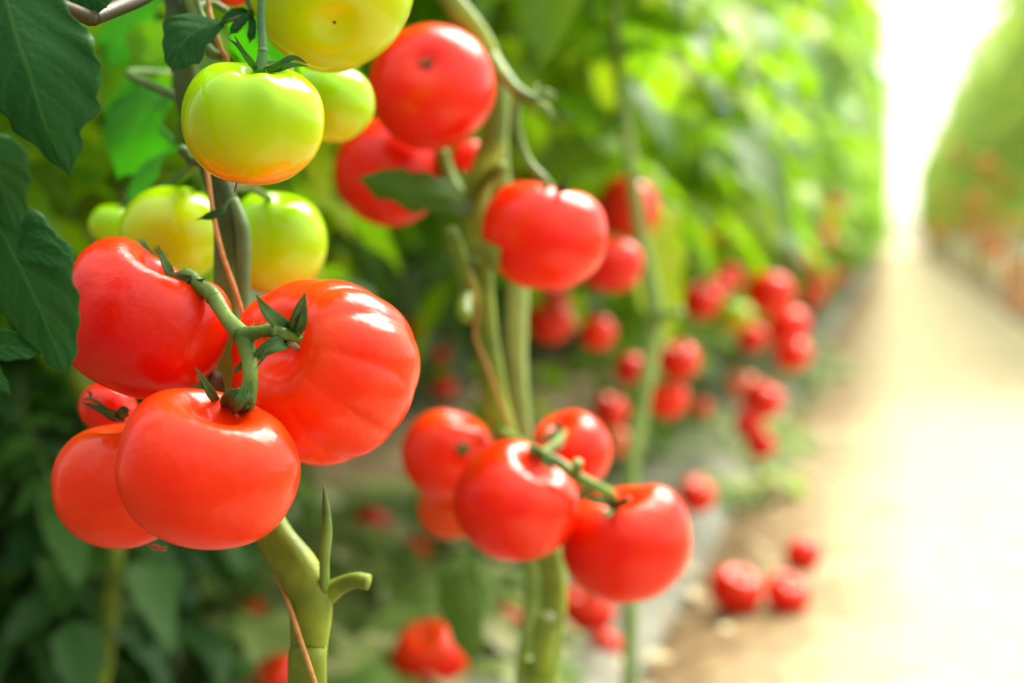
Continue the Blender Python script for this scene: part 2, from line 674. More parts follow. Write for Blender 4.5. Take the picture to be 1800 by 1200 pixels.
# ------------------------------------------------------------------ light: hazy sun and a bright white sky
w = bpy.data.worlds.new('hazy_sky')
bpy.context.scene.world = w
w.use_nodes = True
wn = w.node_tree
bg = wn.nodes['Background']
tcw = wn.nodes.new('ShaderNodeTexCoord')
AZ, EL = math.radians(22), math.radians(53)
SUN = Vector((math.sin(AZ) * math.cos(EL), math.cos(AZ) * math.cos(EL), math.sin(EL)))
dt = wn.nodes.new('ShaderNodeVectorMath')
dt.operation = 'DOT_PRODUCT'
nv_ = wn.nodes.new('ShaderNodeVectorMath')
nv_.operation = 'NORMALIZE'
wn.links.new(tcw.outputs['Generated'], nv_.inputs[0])
wn.links.new(nv_.outputs[0], dt.inputs[0])
dt.inputs[1].default_value = SUN
mr = wn.nodes.new('ShaderNodeMapRange')
mr.interpolation_type = 'SMOOTHSTEP'
mr.inputs['From Min'].default_value = -.45
mr.inputs['From Max'].default_value = .75
mr.inputs['To Min'].default_value = SKY_LO
mr.inputs['To Max'].default_value = SKY_HI
wn.links.new(dt.outputs['Value'], mr.inputs['Value'])
wn.links.new(mr.outputs[0], bg.inputs['Strength'])
bg.inputs['Color'].default_value = (1.0, .985, .94, 1)

sd = bpy.data.lights.new('hazy_sun', 'SUN')
so = bpy.data.objects.new('hazy_sun', sd)
C.objects.link(so)
so.rotation_euler = SUN.to_track_quat('Z', 'Y').to_euler()
so.location = (3, 3, 6)
sd.energy = 11.5
sd.angle = math.radians(40)
sd.color = (1.0, .95, .84)

# ------------------------------------------------------------------ ground
def strip(name, xs, y0, y1, ny, zf, mat, kind=None):
    mb = MB()
    # rows get longer with distance
    ys = [y0 + (y1 - y0) * (i / ny) ** 2.2 for i in range(ny + 1)]
    for y in ys:
        for k, x in enumerate(xs):
            mb.v.append((x, y, zf(x, y)))
    n = len(xs)
    for i in range(ny):
        for k in range(n - 1):
            mb.f.append((i * n + k, i * n + k + 1, (i + 1) * n + k + 1, (i + 1) * n + k))
    o = mb.build(name, mat)
    if kind:
        o['kind'] = kind
    return o


SOIL = mat_plain('soil', (.10, .065, .028), (.29, .20, .095), 9, .95, .9, .02)
SAND, nt = new_mat('sandy_path')
tcs = N(nt, 'ShaderNodeTexCoord')
sxs = N(nt, 'ShaderNodeSeparateXYZ')
nt.links.new(tcs.outputs['Object'], sxs.inputs[0])
ns1 = noise_tex(nt, 4, 5, rough=.6)
ns2 = noise_tex(nt, 26, 5, rough=.65)
pale = ramp(nt, ns2.outputs['Fac'], [(.3, (.36, .30, .17)), (.7, (.50, .43, .27))])
brn = ramp(nt, ns2.outputs['Fac'], [(.3, (.11, .07, .028)), (.7, (.27, .18, .085))])
# trodden bare in the middle, soil and crumbs along the side
ex = math_n(nt, 'ADD', sxs.outputs['X'], math_n(nt, 'MULTIPLY', math_n(nt, 'SUBTRACT', ns1.outputs['Fac'], .5), .35))
fx = ramp(nt, math_n(nt, 'ADD', ex, .5), [(.30, (0, 0, 0)), (.56, (1, 1, 1))])
out(nt, principled(nt, mix_col(nt, fx, brn, pale), .9, .2, normal=bump(nt, ns2.outputs['Fac'], .6, .012)).outputs[0])


def soil_h(x, y):
    return -.012 + .012 * noise.noise(Vector((x * 3, y * 3, 0))) + .008 * noise.noise(Vector((x * 11, y * 11, 4)))


def lin(a, b, n):
    return [a + (b - a) * i / (n - 1) for i in range(n)]


strip('floor', [-30, -12] + lin(-5, 3, 120) + [6, 14, 30], .0, 140, 150, soil_h, SOIL, 'structure')


def path_h(x, y):
    e = min(x + .29, .80 - x)
    return max(-.05, min(.010, -.014 + e * .3)) + .004 * noise.noise(Vector((x * 8, y * 8, 1)))


# far end of the tunnel: white film with the daylight behind it
m, nt = new_mat('tunnel_film')
dfb = N(nt, 'ShaderNodeBsdfDiffuse')
trb = N(nt, 'ShaderNodeBsdfTranslucent')
for q in (dfb, trb):
    q.inputs['Color'].default_value = (.9, .9, .86, 1)
mx = N(nt, 'ShaderNodeMixShader')
mx.inputs[0].default_value = .75
nt.links.new(dfb.outputs[0], mx.inputs[1])
nt.links.new(trb.outputs[0], mx.inputs[2])
out(nt, mx.outputs[0])
mb = MB()
mb.v = [(-9, 70, -.05), (9, 70, -.05)] + [(9 * math.cos(PI * k / 16), 70, 2.2 + 2.4 * math.sin(PI * k / 16)) for k in range(17)]
mb.f = [tuple(range(len(mb.v)))]
wb_ = mb.build('wall_back', m)
wb_['kind'] = 'structure'
ws = wb_.modifiers.new('film', 'SOLIDIFY')
ws.thickness = .01

path = strip('path', lin(-.36, .9, 34), .2, 140, 110, path_h, SAND, 'structure')

m, nt = new_mat('silver_mulch_film')
g1 = noise_tex(nt, 14, 4)
g2 = noise_tex(nt, 60, 3)
c = ramp(nt, g1.outputs['Fac'], [(.3, (.12, .13, .095)), (.7, (.23, .235, .18))])
dn = ramp(nt, noise_tex(nt, 22, 5, rough=.7).outputs['Fac'], [(.50, (0, 0, 0)), (.64, (1, 1, 1))])
c = mix_col(nt, math_n(nt, 'MULTIPLY', dn, .6), c, (.22, .15, .07))
out(nt, principled(nt, c, .5, .2, normal=bump(nt, g2.outputs['Fac'], .6, .01)).outputs[0])
FILM = m


def film_h(x, y):
    e = min(x + .62, -.30 - x)
    r = .010 * noise.noise(Vector((x * 14, y * 5, 2))) + .005 * noise.noise(Vector((x * 50, y * 16, 7)))
    return .022 + r - max(0, .04 - e) * .5


film = MB()
fo = strip('mulch_film', [-.62 + .33 * i / 23 for i in range(24)], .5, 30, 170, film_h, FILM)
sol = fo.modifiers.new('thickness', 'SOLIDIFY')
sol.thickness = .0006
tag(fo, 'silvery grey plastic mulch film laid on the soil along the edge of the path', 'plastic film')

STEM_UP, nt = new_mat('front_stem_skin')
gp_ = N(nt, 'ShaderNodeNewGeometry')
sz_ = N(nt, 'ShaderNodeSeparateXYZ')
nt.links.new(gp_.outputs['Position'], sz_.inputs[0])
n1 = noise_tex(nt, 40, 4)
ca = ramp(nt, n1.outputs['Fac'], [(.35, (.085, .14, .006)), (.68, (.21, .28, .016))])
cb_ = ramp(nt, n1.outputs['Fac'], [(.35, (.020, .048, .004)), (.68, (.060, .10, .008))])
fz = ramp(nt, sz_.outputs['Z'], [(.46, (0, 0, 0)), (.56, (1, 1, 1))])
n2 = noise_tex(nt, 380, 2)
pb = principled(nt, mix_col(nt, fz, ca, cb_), .5, .3, normal=bump(nt, n2.outputs['Fac'], .25, .0008))
out(nt, pb.outputs[0])
# ------------------------------------------------------------------ FRONT PLANT
plant1 = empty('tomato_plant', P(545, 1210, .73) * 1.0, 'nearest tomato plant with thick stem, carrying the sharp ripe and green tomatoes at left', 'plant')
plant1.location.z = 0
bpy.context.view_layer.update()

g = P(545, 1215, .73)
base1 = Vector((g.x - .005, g.y + .01, -.02))
mb = MB()
s1 = [P(300, -60, .80), P(322, 60, .79), P(335, 180, .785), P(375, 290, .78), P(400, 380, .775), P(404, 480, .77), P(404, 580, .765), P(405, 680, .76), P(432, 820, .752), P(478, 930, .745), P(528, 1005, .738), P(548, 1060, .735), P(545, 1140, .732), P(543, 1215, .73), (base1 + g) * .5 + Vector((.004, 0, 0)), base1]
tube(mb, s1, [.0065, .0070, .0070, .0075, .0078, .0080, .0080, .0080, .0085, .0095, .0112, .0112, .0095, .0098, .010, .011], 16, 7, True, .07)
fuzz(mb, s1[8:14], .0098, 420, .0022, random.Random(3))
fuzz(mb, s1[3:7], .0078, 200, .0022, random.Random(4))
mb.build('main_stem', STEM_UP, plant1)
# a ridge-like side shoot that leaves the stem beside the string
mb = MB()
tube(mb, [P(422, 560, .766), P(427, 470, .766), P(425, 400, .768), P(410, 350, .772)], [.0045, .0042, .0045, .003], 10, 6, True, .05)
mb.build('side_shoot', STEM_DK, plant1)
# cut side branch low on the stem and its pointed shoot
mb = MB()
b1 = [P(540, 1046, .738), P(568, 1046, .736), P(598, 1028, .732), P(625, 1019, .729), P(648, 1023, .727)]
tube(mb, b1, [.0065, .0062, .0046, .0042, .0043], 12, 7, True, .04)
fuzz(mb, b1, .0045, 90, .0018, random.Random(5))
cb = mb.build('cut_branch', STEM, plant1)
mb = MB()
tube(mb, [P(646, 1022.5, .7271), P(650, 1023.5, .7268)], [.0040, .0033], 12, 2)
child = mb.build('cut_face', CUT)
child.parent = cb
child.matrix_parent_inverse = plant1.matrix_basis.inverted()
mb = MB()
sp = [P(570, 1038, .730), P(570, 985, .724), P(574, 940, .721), P(573, 895, .721), P(569, 853, .722)]
tube(mb, sp, [.0026, .0026, .0029, .0022, .0003], 10, 8, True, .05)
fuzz(mb, sp, .0024, 150, .0022, random.Random(8))
mb.build('young_shoot', TRUSS, plant1)
# brown cut stub behind the truss
mb = MB()
tube(mb, [P(400, 720, .745), P(385, 690, .725), P(378, 662, .712)], [.0042, .0038, .0036], 10, 5, True, .06)
fuzz(mb, [P(400, 720, .745), P(385, 690, .725), P(378, 662, .712)], .004, 80, .002, random.Random(9))
st = mb.build('dry_stub', WOOD, plant1)

# --- the truss that carries the four ripe tomatoes
mb = MB()
tA = [P(310, 489, .699), P(330, 484, .694), P(352, 503, .688), P(372, 518, .683), P(398, 558, .674), P(425, 590, .664)]
tube(mb, tA, [.0028, .0036, .0034, .0040, .0036, .0046], 14, 8, True, .05)
tB = [P(425, 590, .664), P(455, 583, .660), P(482, 580, .658), P(505, 588, .661), P(522, 594, .672)]
tube(mb, tB, [.0044, .0030, .0033, .0028, .0030], 14, 8, True, .05)
tC = [P(428, 588, .664), P(438, 630, .660), P(441, 665, .657), P(437, 700, .658), P(432, 722, .662)]
tube(mb, tC, [.0046, .0036, .0035, .0038, .0034], 14, 8, True, .05)
tD = [P(436, 690, .659), P(415, 700, .668), P(400, 720, .69), P(395, 740, .72), P(410, 750, .753)]
tube(mb, tD, [.0036, .0036, .0034, .0034, .004], 12, 6, True, .05)
# swollen knuckles
for (a, b, r) in ((P(322, 484, .695), P(336, 488, .692), .0042), (P(366, 516, .683), P(380, 524, .680), .0044), (P(476, 579, .657), P(489, 581, .657), .0037)):
    tube(mb, [a, a.lerp(b, .5), b], [.0026, r, .0028], 12, 5)
for t in (tA, tB, tC):
    fuzz(mb, t, .0036, 380, .0024, random.Random(hash(t[0].x) % 99))
tr = mb.build('truss_stem', TRUSS, plant1)
mb = MB()
tube(mb, [P(432, 712, .660), P(446, 713, .655), P(454, 713, .653)], [.0030, .0030, .0026], 12, 4)
sb = mb.build('snapped_stub', CUT)
sb.parent = tr
sb.matrix_parent_inverse = plant1.matrix_basis.inverted()

# --- ripe tomatoes of the front truss
T1 = hero(249, 568, 144, .707, (.44, .89, .06), 'deep red heart-shaped tomato half behind the dark leaf at left of the nearest truss', col=(0.71, 0.004, .0005),
          flat=.90, dim=.62, dimw=.34, lobes=((2, .05, 0.2), (3, .03, 1.0)), bumps=((PI * .98, .30, .8), (-.1, .20, .7)), bot=.04, nu=64, nv=96, seed=2, ribs=9, rib=.012)
T2 = hero(570, 652, 169, .714, (-.50, .34, .80), 'largest ribbed ripe tomato at right of the nearest truss, shining white on top', col=(.88, .022, .0005),
          flat=.84, dim=.34, dimw=.30, lobes=((2, .04, .8), (3, .035, .4)), bumps=((.5, .16, .6), (2.4, .12, .5)), ribs=11, rib=.06, bot=.05, nu=72, nv=128, seed=3)
T3 = hero(365, 823, 156, .656, (.26, .92, .26), 'orange-red tomato lowest and nearest in the front truss', col=(.88, .022, .0003),
          flat=.88, dim=.36, dimw=.36, lobes=((2, .03, .3), (3, .03, .8)), bumps=((PI, .15, .7), (0.0, .05, .6)), ribs=7, rib=.016, bot=.10, nu=64, nv=96, seed=5)
T4 = hero(213, 850, 116, .732, (-.06, .98, .10), 'orange-red tomato tucked behind the lowest front tomato at its left', col=(.82, .030, .0005),
          flat=.98, dim=.26, dimw=.34, lobes=((2, .04, .2), (3, .02, .2)), ribs=6, rib=.01, bot=.04, nu=56, nv=80, seed=6)
T5 = hero(190, 718, 52, .790, (.3, .8, -.3), 'small sliver of red tomato peeping out below the heart-shaped one', col=(0.67, 0.008, .0005), flat=.85, nu=30, nv=40, seed=7)


def calyx_px(tom, lst, d0, w=.0022, name='calyx', mat=SEPAL, extra=None):
    mb = MB()
    for s in lst:
        pts = [P(*p) for p in s[0]]
        sepal(mb, pts, s[1] if len(s) > 1 else w)
    return child_world(mb, name, mat, tom)


calyx_px(T2, [([(516, 590, .668), (492, 568, .656), (468, 545, .650), (450, 518, .646)], .0040),
              ([(514, 592, .668), (524, 566, .655), (530, 540, .650), (536, 514, .646)], .0044),
              ([(518, 590, .668), (530, 572, .655), (533, 556, .652), (532, 545, .652)], .0026),
              ([(514, 598, .668), (490, 603, .656), (465, 613, .655), (440, 630, .659)], .0042),
              ([(512, 604, .668), (490, 608, .658), (468, 620, .655), (452, 645, .658)], .0022),
              ([(500, 606, .668), (450, 625, .666), (425, 642, .666), (408, 657, .668)], .0024)], .66)
mb = MB()
tube(mb, [P(506, 602, .660), P(514, 606, .664), P(524, 612, .672)], [.0014, .0020, .0014], 8, 4)
child_world(mb, 'brown_scar', WOOD, T2)
calyx_px(T1, [([(302, 490, .700), (297, 475, .700), (287, 455, .702), (277, 430, .705)], .0026),
              ([(296, 488, .698), (310, 492, .692), (325, 490, .688), (338, 485, .686)], .0042),
              ([(318, 500, .698), (335, 497, .690), (348, 495, .686), (360, 490, .684)], .0022),
              ([(272, 452, .722), (262, 444, .722), (252, 432, .724), (243, 418, .726)], .0012),
              ([(276, 460, .722), (266, 446, .722), (256, 430, .724), (250, 420, .726)], .0010),
              ([(312, 500, .699), (330, 508, .692), (345, 516, .690), (358, 520, .690)], .0022)], .7)
calyx_px(T3, [([(382, 706, .664), (372, 692, .652), (360, 672, .648), (343, 645, .645)], .0024),
              ([(396, 716, .660), (400, 702, .645), (410, 690, .642), (420, 684, .642)], .0034),
              ([(404, 722, .660), (416, 712, .642), (426, 692, .640), (428, 668, .640)], .0032),
              ([(430, 722, .660), (436, 708, .642), (440, 690, .641), (441, 668, .641)], .0022),
              ([(420, 724, .660), (428, 712, .644), (440, 706, .645), (446, 716, .648)], .0026)], .65)
calyx_px(T4, [([(220, 734, .735), (200, 730, .722), (182, 722, .718), (142, 706, .716)], .0032),
              ([(222, 734, .735), (215, 725, .725), (220, 720, .725), (228, 722, .725)], .0030)], .72)
calyx_px(T5, [([(185, 716, .752), (170, 706, .750), (155, 700, .750), (143, 704, .750)], .0010),
              ([(160, 697, .750), (158, 690, .749), (152, 688, .749)], .0008)], .75)
# dry flower remains below the hindmost tomato
mb = MB()
rg = random.Random(2)
for k in range(7):
    a = P(262 + k * 2, 958, .716)
    tube(mb, [a, P(272 + k * 2, 963 + rg.uniform(-3, 3), .714), P(284 + rg.uniform(-2, 10), 966 + rg.uniform(-6, 6), .712)], [.0007, .0006, .0003], 5, 4)
child_world(mb, 'dried_flower', mat_plain('dry_petal', (.30, .07, .02), (.5, .2, .08), 300, .8), T4)

# --- green tomatoes above
G1 = hero(443, 215, 122, .690, (.10, .93, .36), 'round green tomato with an orange flush below, hanging in sharp focus by its dark stalk', UNRIPE, (1, 1, 1), 0, 1.0,
          flat=.90, dim=.38, dimw=.32, lobes=((2, .03, .5), (3, .025, .6)), bumps=((PI * .92, .07, .5), (-.15, .10, .5), (-1.15, .14, .35), (-2.1, .14, .35)), ribs=7, rib=.016, bot=.05, nu=64, nv=96, seed=8)
G2 = hero(583, -14, 141, .745, (-.14, .66, -.74), 'yellow-green tomato cut off by the top edge of the picture, blossom scar showing', UNRIPE, (1, 1, 1), 0, 1.30,
          flat=.88, dim=.3, lobes=((2, .03, .2), (3, .03, 1.2)), bot=.12, nu=56, nv=80, seed=9)
blossom_scar(G2, -.76, .03, False, 4)
G3 = hero(577, 178, 82, .850, (.2, .95, .1), 'small yellow-green tomato between the sharp green one and the big red one', UNRIPE, (1, 1, 1), 0, 1.18, flat=.88, nu=36, nv=48, seed=10)
G4 = hero(303, 412, 90, .850, (.05, .45, -.89), 'blurred green tomato with a brown blossom scar, left of the stem', UNRIPE, (1, 1, 1), 0, 1.28, flat=.95, bot=.08, lobes=((2, .05, .2),), nu=40, nv=52, seed=11)
blossom_scar(G4, -.85, .12, True, 7)
G5 = hero(203, 395, 46, .915, (.1, .9, .2), 'smallest pale green tomato peeping out at the left of the blurred green pair', UNRIPE, (1, 1, 1), 0, 1.15, flat=.85, nu=30, nv=40, seed=12)
G6 = hero(486, 426, 88, .885, (.1, .9, .3), 'blurred yellow-green tomato right of the thick stem', UNRIPE, (1, 1, 1), 0, 1.0, flat=1.08, dim=.3, lobes=((2, .04, 1.),), nu=40, nv=52, seed=13)
RT = hero(402, -24, 42, .86, (.1, .9, .2), 'red tomato almost hidden at the top edge beside the yellow-green one', col=RED1, flat=.85, nu=30, nv=40, seed=14)

calyx_px(G1, [([(450, 122, .690), (440, 108, .680), (428, 92, .676), (412, 62, .674)], .0018),
              ([(448, 120, .690), (436, 104, .680), (420, 82, .677), (401, 68, .676)], .0014),
              ([(468, 122, .690), (485, 118, .680), (515, 101, .677), (540, 112, .677)], .0020),
              ([(470, 124, .690), (490, 120, .680), (515, 114, .676), (540, 116, .675)], .0018),
              ([(455, 122, .690), (470, 112, .695), (490, 110, .700)], .0020)], .69)
mb = MB()
pk = [P(462, -40, .70), P(460, 30, .697), P(463, 88, .692), P(456, 128, .690)]
tube(mb, pk, [.0022, .0021, .0024, .0029], 12, 8, True, .04)
tube(mb, [P(463, 84, .692), P(463, 90, .692), P(462, 96, .692)], [.0022, .0029, .0022], 12, 4)
child_world(mb, 'stalk', SEPAL, G1)
mb = MB()
tube(mb, [P(470, 122, .696), P(490, 116, .695), P(508, 124, .694), P(516, 124, .694)], [.0016, .0018, .0018, .0017], 8, 4)
child_world(mb, 'cut_stalk', CUT, G1)
mb = MB()
tube(mb, [P(417, 318, .690), P(414, 330, .687), P(412, 338, .686)], [.0005, .0004, .0003], 5, 4)
child_world(mb, 'flower_thread', WOOD, G1)
# truss of the green tomatoes, out of sight above and between them
mb = MB()
tube(mb, [P(462, -40, .70), P(430, -70, .74), P(360, -40, .775), P(318, 20, .792)], [.003, .0036, .0036, .004], 10, 6)
tube(mb, [P(583, -60, .80), P(520, -90, .78), P(430, -70, .74)], [.0026, .003, .0034], 10, 6)
tube(mb, [P(577, 110, .85), P(560, 40, .82), P(480, -80, .76)], [.002, .002, .003], 8, 6)
mb.build('upper_truss_stem', SEPAL, plant1)
mb = MB()
tube(mb, [P(320, 262, .80), P(345, 300, .835), P(352, 330, .85), P(330, 372, .87)], [.003, .003, .003, .002], 8, 6)
tube(mb, [P(345, 282, .80), P(320, 310, .85), P(250, 350, .9), P(205, 370, .915)], [.003, .003, .002, .002], 8, 6)
tube(mb, [P(405, 330, .78), P(440, 330, .83), P(475, 350, .868)], [.003, .003, .002], 8, 6)
mb.build('rear_truss_stem', STEM_DK, plant1)
# thin shoots beside the stem at the top
mb = MB()
tube(mb, [P(322, -30, .775), P(340, 20, .77), P(352, 60, .768), P(372, 92, .766), P(392, 98, .765)], [.003, .003, .003, .0034, .002], 10, 6)
tube(mb, [P(340, -30, .772), P(350, 20, .77), P(378, 70, .768), P(392, 105, .765)], [.0022, .0022, .0024, .002], 10, 6)
mb.build('thin_shoot', TRUSS, plant1)

# --- string the plant is tied up with
mb = MB()
tw = [P(358, -40, .765), P(367, 10, .765), P(374, 40, .76), P(388, 85, .758), P(398, 118, .76), P(360, 230, .765), P(368, 330, .762), P(377, 390, .760), P(392, 450, .756), P(410, 500, .754), P(424, 545, .754), P(430, 580, .756), P(425, 640, .765), P(420, 720, .775), P(440, 860, .775), P(480, 990, .755), P(507, 1060, .728), P(530, 1130, .718), P(556, 1210, .716), P(575, 1290, .72)]
tube(mb, tw, .0013, 8, 6)
tag(mb.build('twine', TWINE), 'orange-brown string wound along the stem of the nearest plant', 'string')

# --- leaves of the front plant
def px_leaf(parent, name, mid, wl, wr, side, mat, d0, **kw):
    mb = MB()
    pts = [P(*p) for p in mid]
    k = d0 / F
    leaf(mb, pts, [x * k for x in wl], [x * k for x in wr], CD(*side), **kw)
    o = mb.build(name, mat, parent)
    s = o.modifiers.new('blade_thickness', 'SOLIDIFY')
    s.thickness = .0004
    return o


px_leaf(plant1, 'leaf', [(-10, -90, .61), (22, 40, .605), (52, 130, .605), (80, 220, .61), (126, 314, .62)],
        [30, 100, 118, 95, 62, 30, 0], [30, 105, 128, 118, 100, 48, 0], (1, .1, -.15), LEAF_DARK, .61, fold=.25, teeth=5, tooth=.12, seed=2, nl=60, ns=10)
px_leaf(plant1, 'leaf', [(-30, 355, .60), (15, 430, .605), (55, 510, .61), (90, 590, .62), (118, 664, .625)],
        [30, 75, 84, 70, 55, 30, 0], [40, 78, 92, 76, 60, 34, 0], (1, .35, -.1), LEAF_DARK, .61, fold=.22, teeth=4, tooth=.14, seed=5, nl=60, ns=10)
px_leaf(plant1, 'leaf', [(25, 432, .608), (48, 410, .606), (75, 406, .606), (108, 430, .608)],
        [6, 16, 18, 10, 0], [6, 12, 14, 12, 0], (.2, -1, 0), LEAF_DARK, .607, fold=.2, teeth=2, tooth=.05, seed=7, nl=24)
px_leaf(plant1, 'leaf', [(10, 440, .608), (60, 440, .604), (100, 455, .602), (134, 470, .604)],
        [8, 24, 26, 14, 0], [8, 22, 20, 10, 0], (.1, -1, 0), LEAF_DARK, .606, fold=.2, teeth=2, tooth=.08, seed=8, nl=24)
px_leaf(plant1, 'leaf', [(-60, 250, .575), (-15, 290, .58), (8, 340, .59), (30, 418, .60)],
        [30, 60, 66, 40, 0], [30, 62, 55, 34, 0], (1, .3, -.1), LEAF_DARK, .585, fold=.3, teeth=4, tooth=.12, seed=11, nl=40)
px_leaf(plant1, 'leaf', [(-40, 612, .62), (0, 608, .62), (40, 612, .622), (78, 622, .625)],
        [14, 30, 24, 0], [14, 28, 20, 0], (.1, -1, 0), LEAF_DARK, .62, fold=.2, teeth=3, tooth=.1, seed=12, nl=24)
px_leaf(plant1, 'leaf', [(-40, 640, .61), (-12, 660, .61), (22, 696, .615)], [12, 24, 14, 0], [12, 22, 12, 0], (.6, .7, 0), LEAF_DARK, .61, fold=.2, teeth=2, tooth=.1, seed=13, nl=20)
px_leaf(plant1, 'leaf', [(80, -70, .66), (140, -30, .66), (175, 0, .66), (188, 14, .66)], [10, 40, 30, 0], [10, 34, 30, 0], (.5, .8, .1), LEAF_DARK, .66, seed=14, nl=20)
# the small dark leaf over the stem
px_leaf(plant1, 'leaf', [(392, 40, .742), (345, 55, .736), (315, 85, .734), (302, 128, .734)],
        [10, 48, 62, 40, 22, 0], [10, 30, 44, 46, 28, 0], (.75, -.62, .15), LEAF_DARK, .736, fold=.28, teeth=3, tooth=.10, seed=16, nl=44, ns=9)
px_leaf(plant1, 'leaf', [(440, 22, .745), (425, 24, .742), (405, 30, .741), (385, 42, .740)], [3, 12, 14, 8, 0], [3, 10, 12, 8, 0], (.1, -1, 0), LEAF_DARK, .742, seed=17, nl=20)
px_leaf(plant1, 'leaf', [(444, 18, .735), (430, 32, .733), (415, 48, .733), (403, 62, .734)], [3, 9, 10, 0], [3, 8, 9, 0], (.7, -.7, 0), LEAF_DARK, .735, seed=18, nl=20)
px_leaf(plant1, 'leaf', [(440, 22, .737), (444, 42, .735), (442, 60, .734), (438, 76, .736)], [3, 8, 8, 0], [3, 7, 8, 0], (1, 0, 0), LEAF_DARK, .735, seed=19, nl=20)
# paler leaves behind the stem, with the light coming through
px_leaf(plant1, 'leaf', [(400, 20, .80), (435, 60, .80), (480, 105, .80), (540, 160, .81)], [10, 46, 44, 0], [10, 40, 44, 0], (.7, .7, .1), LEAF_MID, .8, seed=21, nl=30)
px_leaf(plant1, 'leaf', [(300, 170, .93), (260, 190, .93), (235, 240, .93), (205, 318, .94)], [20, 70, 82, 64, 0], [20, 60, 90, 58, 0], (1, -.2, .3), LEAF_MID, .93, fold=.3, teeth=3, tooth=.25, seed=22, nl=40)
px_leaf(plant1, 'leaf', [(300, 160, .95), (255, 170, .95), (220, 195, .95), (180, 232, .95)], [15, 40, 36, 0], [15, 38, 36, 0], (.4, .9, .2), LEAF_MID, .95, teeth=3, tooth=.2, seed=23, nl=30)
px_leaf(plant1, 'leaf', [(310, 250, .92), (275, 280, .92), (245, 320, .92), (222, 356, .92)], [10, 34, 30, 0], [10, 30, 30, 0], (.8, .5, .3), LEAF_MID, .92, teeth=3, tooth=.2, seed=24, nl=30)
px_leaf(plant1, 'leaf', [(290, -40, .98), (240, 10, .98), (215, 60, .98), (190, 130, .98)], [20, 60, 60, 0], [20, 60, 70, 0], (.9, .3, .3), LEAF_MID, .98, teeth=3, tooth=.2, seed=25, nl=30)
px_leaf(plant1, 'leaf', [(320, 40, .97), (290, 60, .97), (255, 70, .97), (215, 60, .97)], [10, 40, 44, 0], [10, 30, 34, 0], (.2, 1, .3), LEAF_LIT, .97, teeth=3, tooth=.2, seed=26, nl=30)
px_leaf(plant1, 'leaf', [(310, 130, 1.0), (250, 110, 1.0), (205, 130, 1.0), (160, 210, 1.0)], [20, 60, 70, 0], [20, 50, 60, 0], (.3, .9, .3), FOL, 1.0, teeth=3, tooth=.2, seed=27, nl=30)
px_leaf(plant1, 'leaf', [(325, 170, .96), (300, 150, .96), (270, 160, .96), (240, 175, .96)], [10, 26, 26, 0], [10, 24, 22, 0], (.2, .9, .2), LEAF_LIT, .96, teeth=3, tooth=.2, seed=28, nl=30)
px_leaf(plant1, 'leaf', [(405, 350, .765), (392, 368, .758), (372, 378, .755), (345, 386, .754)], [2, 7, 8, 0], [2, 6, 7, 0], (.2, 1, 0), LEAF_DARK, .76, seed=29, nl=16, ns=4)
# petioles that carry them
mb = MB()
tube(mb, [P(160, 33, .66), P(205, 14, .685), P(255, -8, .73), P(300, -40, .79)], [.0036, .0040, .0042, .004], 10, 6)
tube(mb, [P(160, 33, .66), P(70, -10, .62), P(-10, -90, .61)], [.0036, .003, .0025], 10, 6)
tube(mb, [P(-10, -90, .61), P(-60, 120, .60), P(-60, 250, .595), P(-30, 355, .60), P(5, 432, .607), P(12, 440, .608)], [.002, .0025, .0025, .0022, .0015, .001], 8, 6)
tube(mb, [P(-60, 250, .595), P(-70, 500, .61), P(-40, 612, .62), P(-40, 640, .61)], .0018, 8, 6)
mb.build('petiole', mat_stem('dark_petiole_skin', (.010, .008, .002), (.032, .022, .004)), plant1)  # near-black skin: the shade at the top left is put into the colour
mb = MB()
tube(mb, [P(322, 60, .79), P(310, 120, .88), P(305, 160, .94), P(300, 170, .93)], [.003, .0026, .002, .002], 8, 6)
tube(mb, [P(330, 180, .787), P(320, 220, .86), P(310, 250, .92)], [.003, .0026, .002], 8, 6)
tube(mb, [P(312, 10, .795), P(305, -20, .9), P(290, -40, .98)], [.003, .0026, .002], 8, 6)
tube(mb, [P(318, 30, .793), P(322, 40, .9), P(320, 40, .97)], [.003, .0026, .002], 8, 6)
tube(mb, [P(335, 180, .787), P(225, 128, .9), P(325, 130, 1.0), P(310, 130, 1.0)], [.003, .0026, .002, .002], 8, 6)
tube(mb, [P(335, 20, .79), P(370, 5, .80), P(400, 20, .80)], [.003, .002, .002], 8, 6)
tube(mb, [P(350, -60, .76), P(420, -20, .742), P(442, 15, .737), P(440, 24, .738), P(392, 40, .742)], [.002, .002, .0018, .0016, .001], 8, 6)
mb.build('petiole', STEM_DK, plant1)

# ------------------------------------------------------------------ SECOND PLANT
gp = P(950, 1215, 1.05)
plant2 = empty('tomato_plant', (gp.x, gp.y, 0), 'second tomato plant in the row, with two blurred light green stems behind the sharp fruit', 'plant')
mb = MB()
a2 = [P(760, -40, 1.06), P(800, 10, 1.05), P(848, 70, 1.05), P(868, 130, 1.05), P(872, 210, 1.05), P(853, 290, 1.05), P(835, 360, 1.05), P(842, 450, 1.05), P(850, 540, 1.05), P(862, 640, 1.05), P(880, 740, 1.06), P(930, 880, 1.07), P(968, 980, 1.06), P(973, 1060, 1.05), P(958, 1215, 1.05)]
a2 += [Vector((a2[-1].x, a2[-1].y, .05)), Vector((a2[-1].x, a2[-1].y + .01, -.02))]
tube(mb, a2, [.0085, .0085, .0075, .0070, .0085, .0095, .0100, .0095, .0085, .0090, .0095, .0095, .0100, .0100, .0100, .011, .012], 14, 5, True, .06)
mb.build('main_stem', STEM_LT, plant2)
mb = MB()
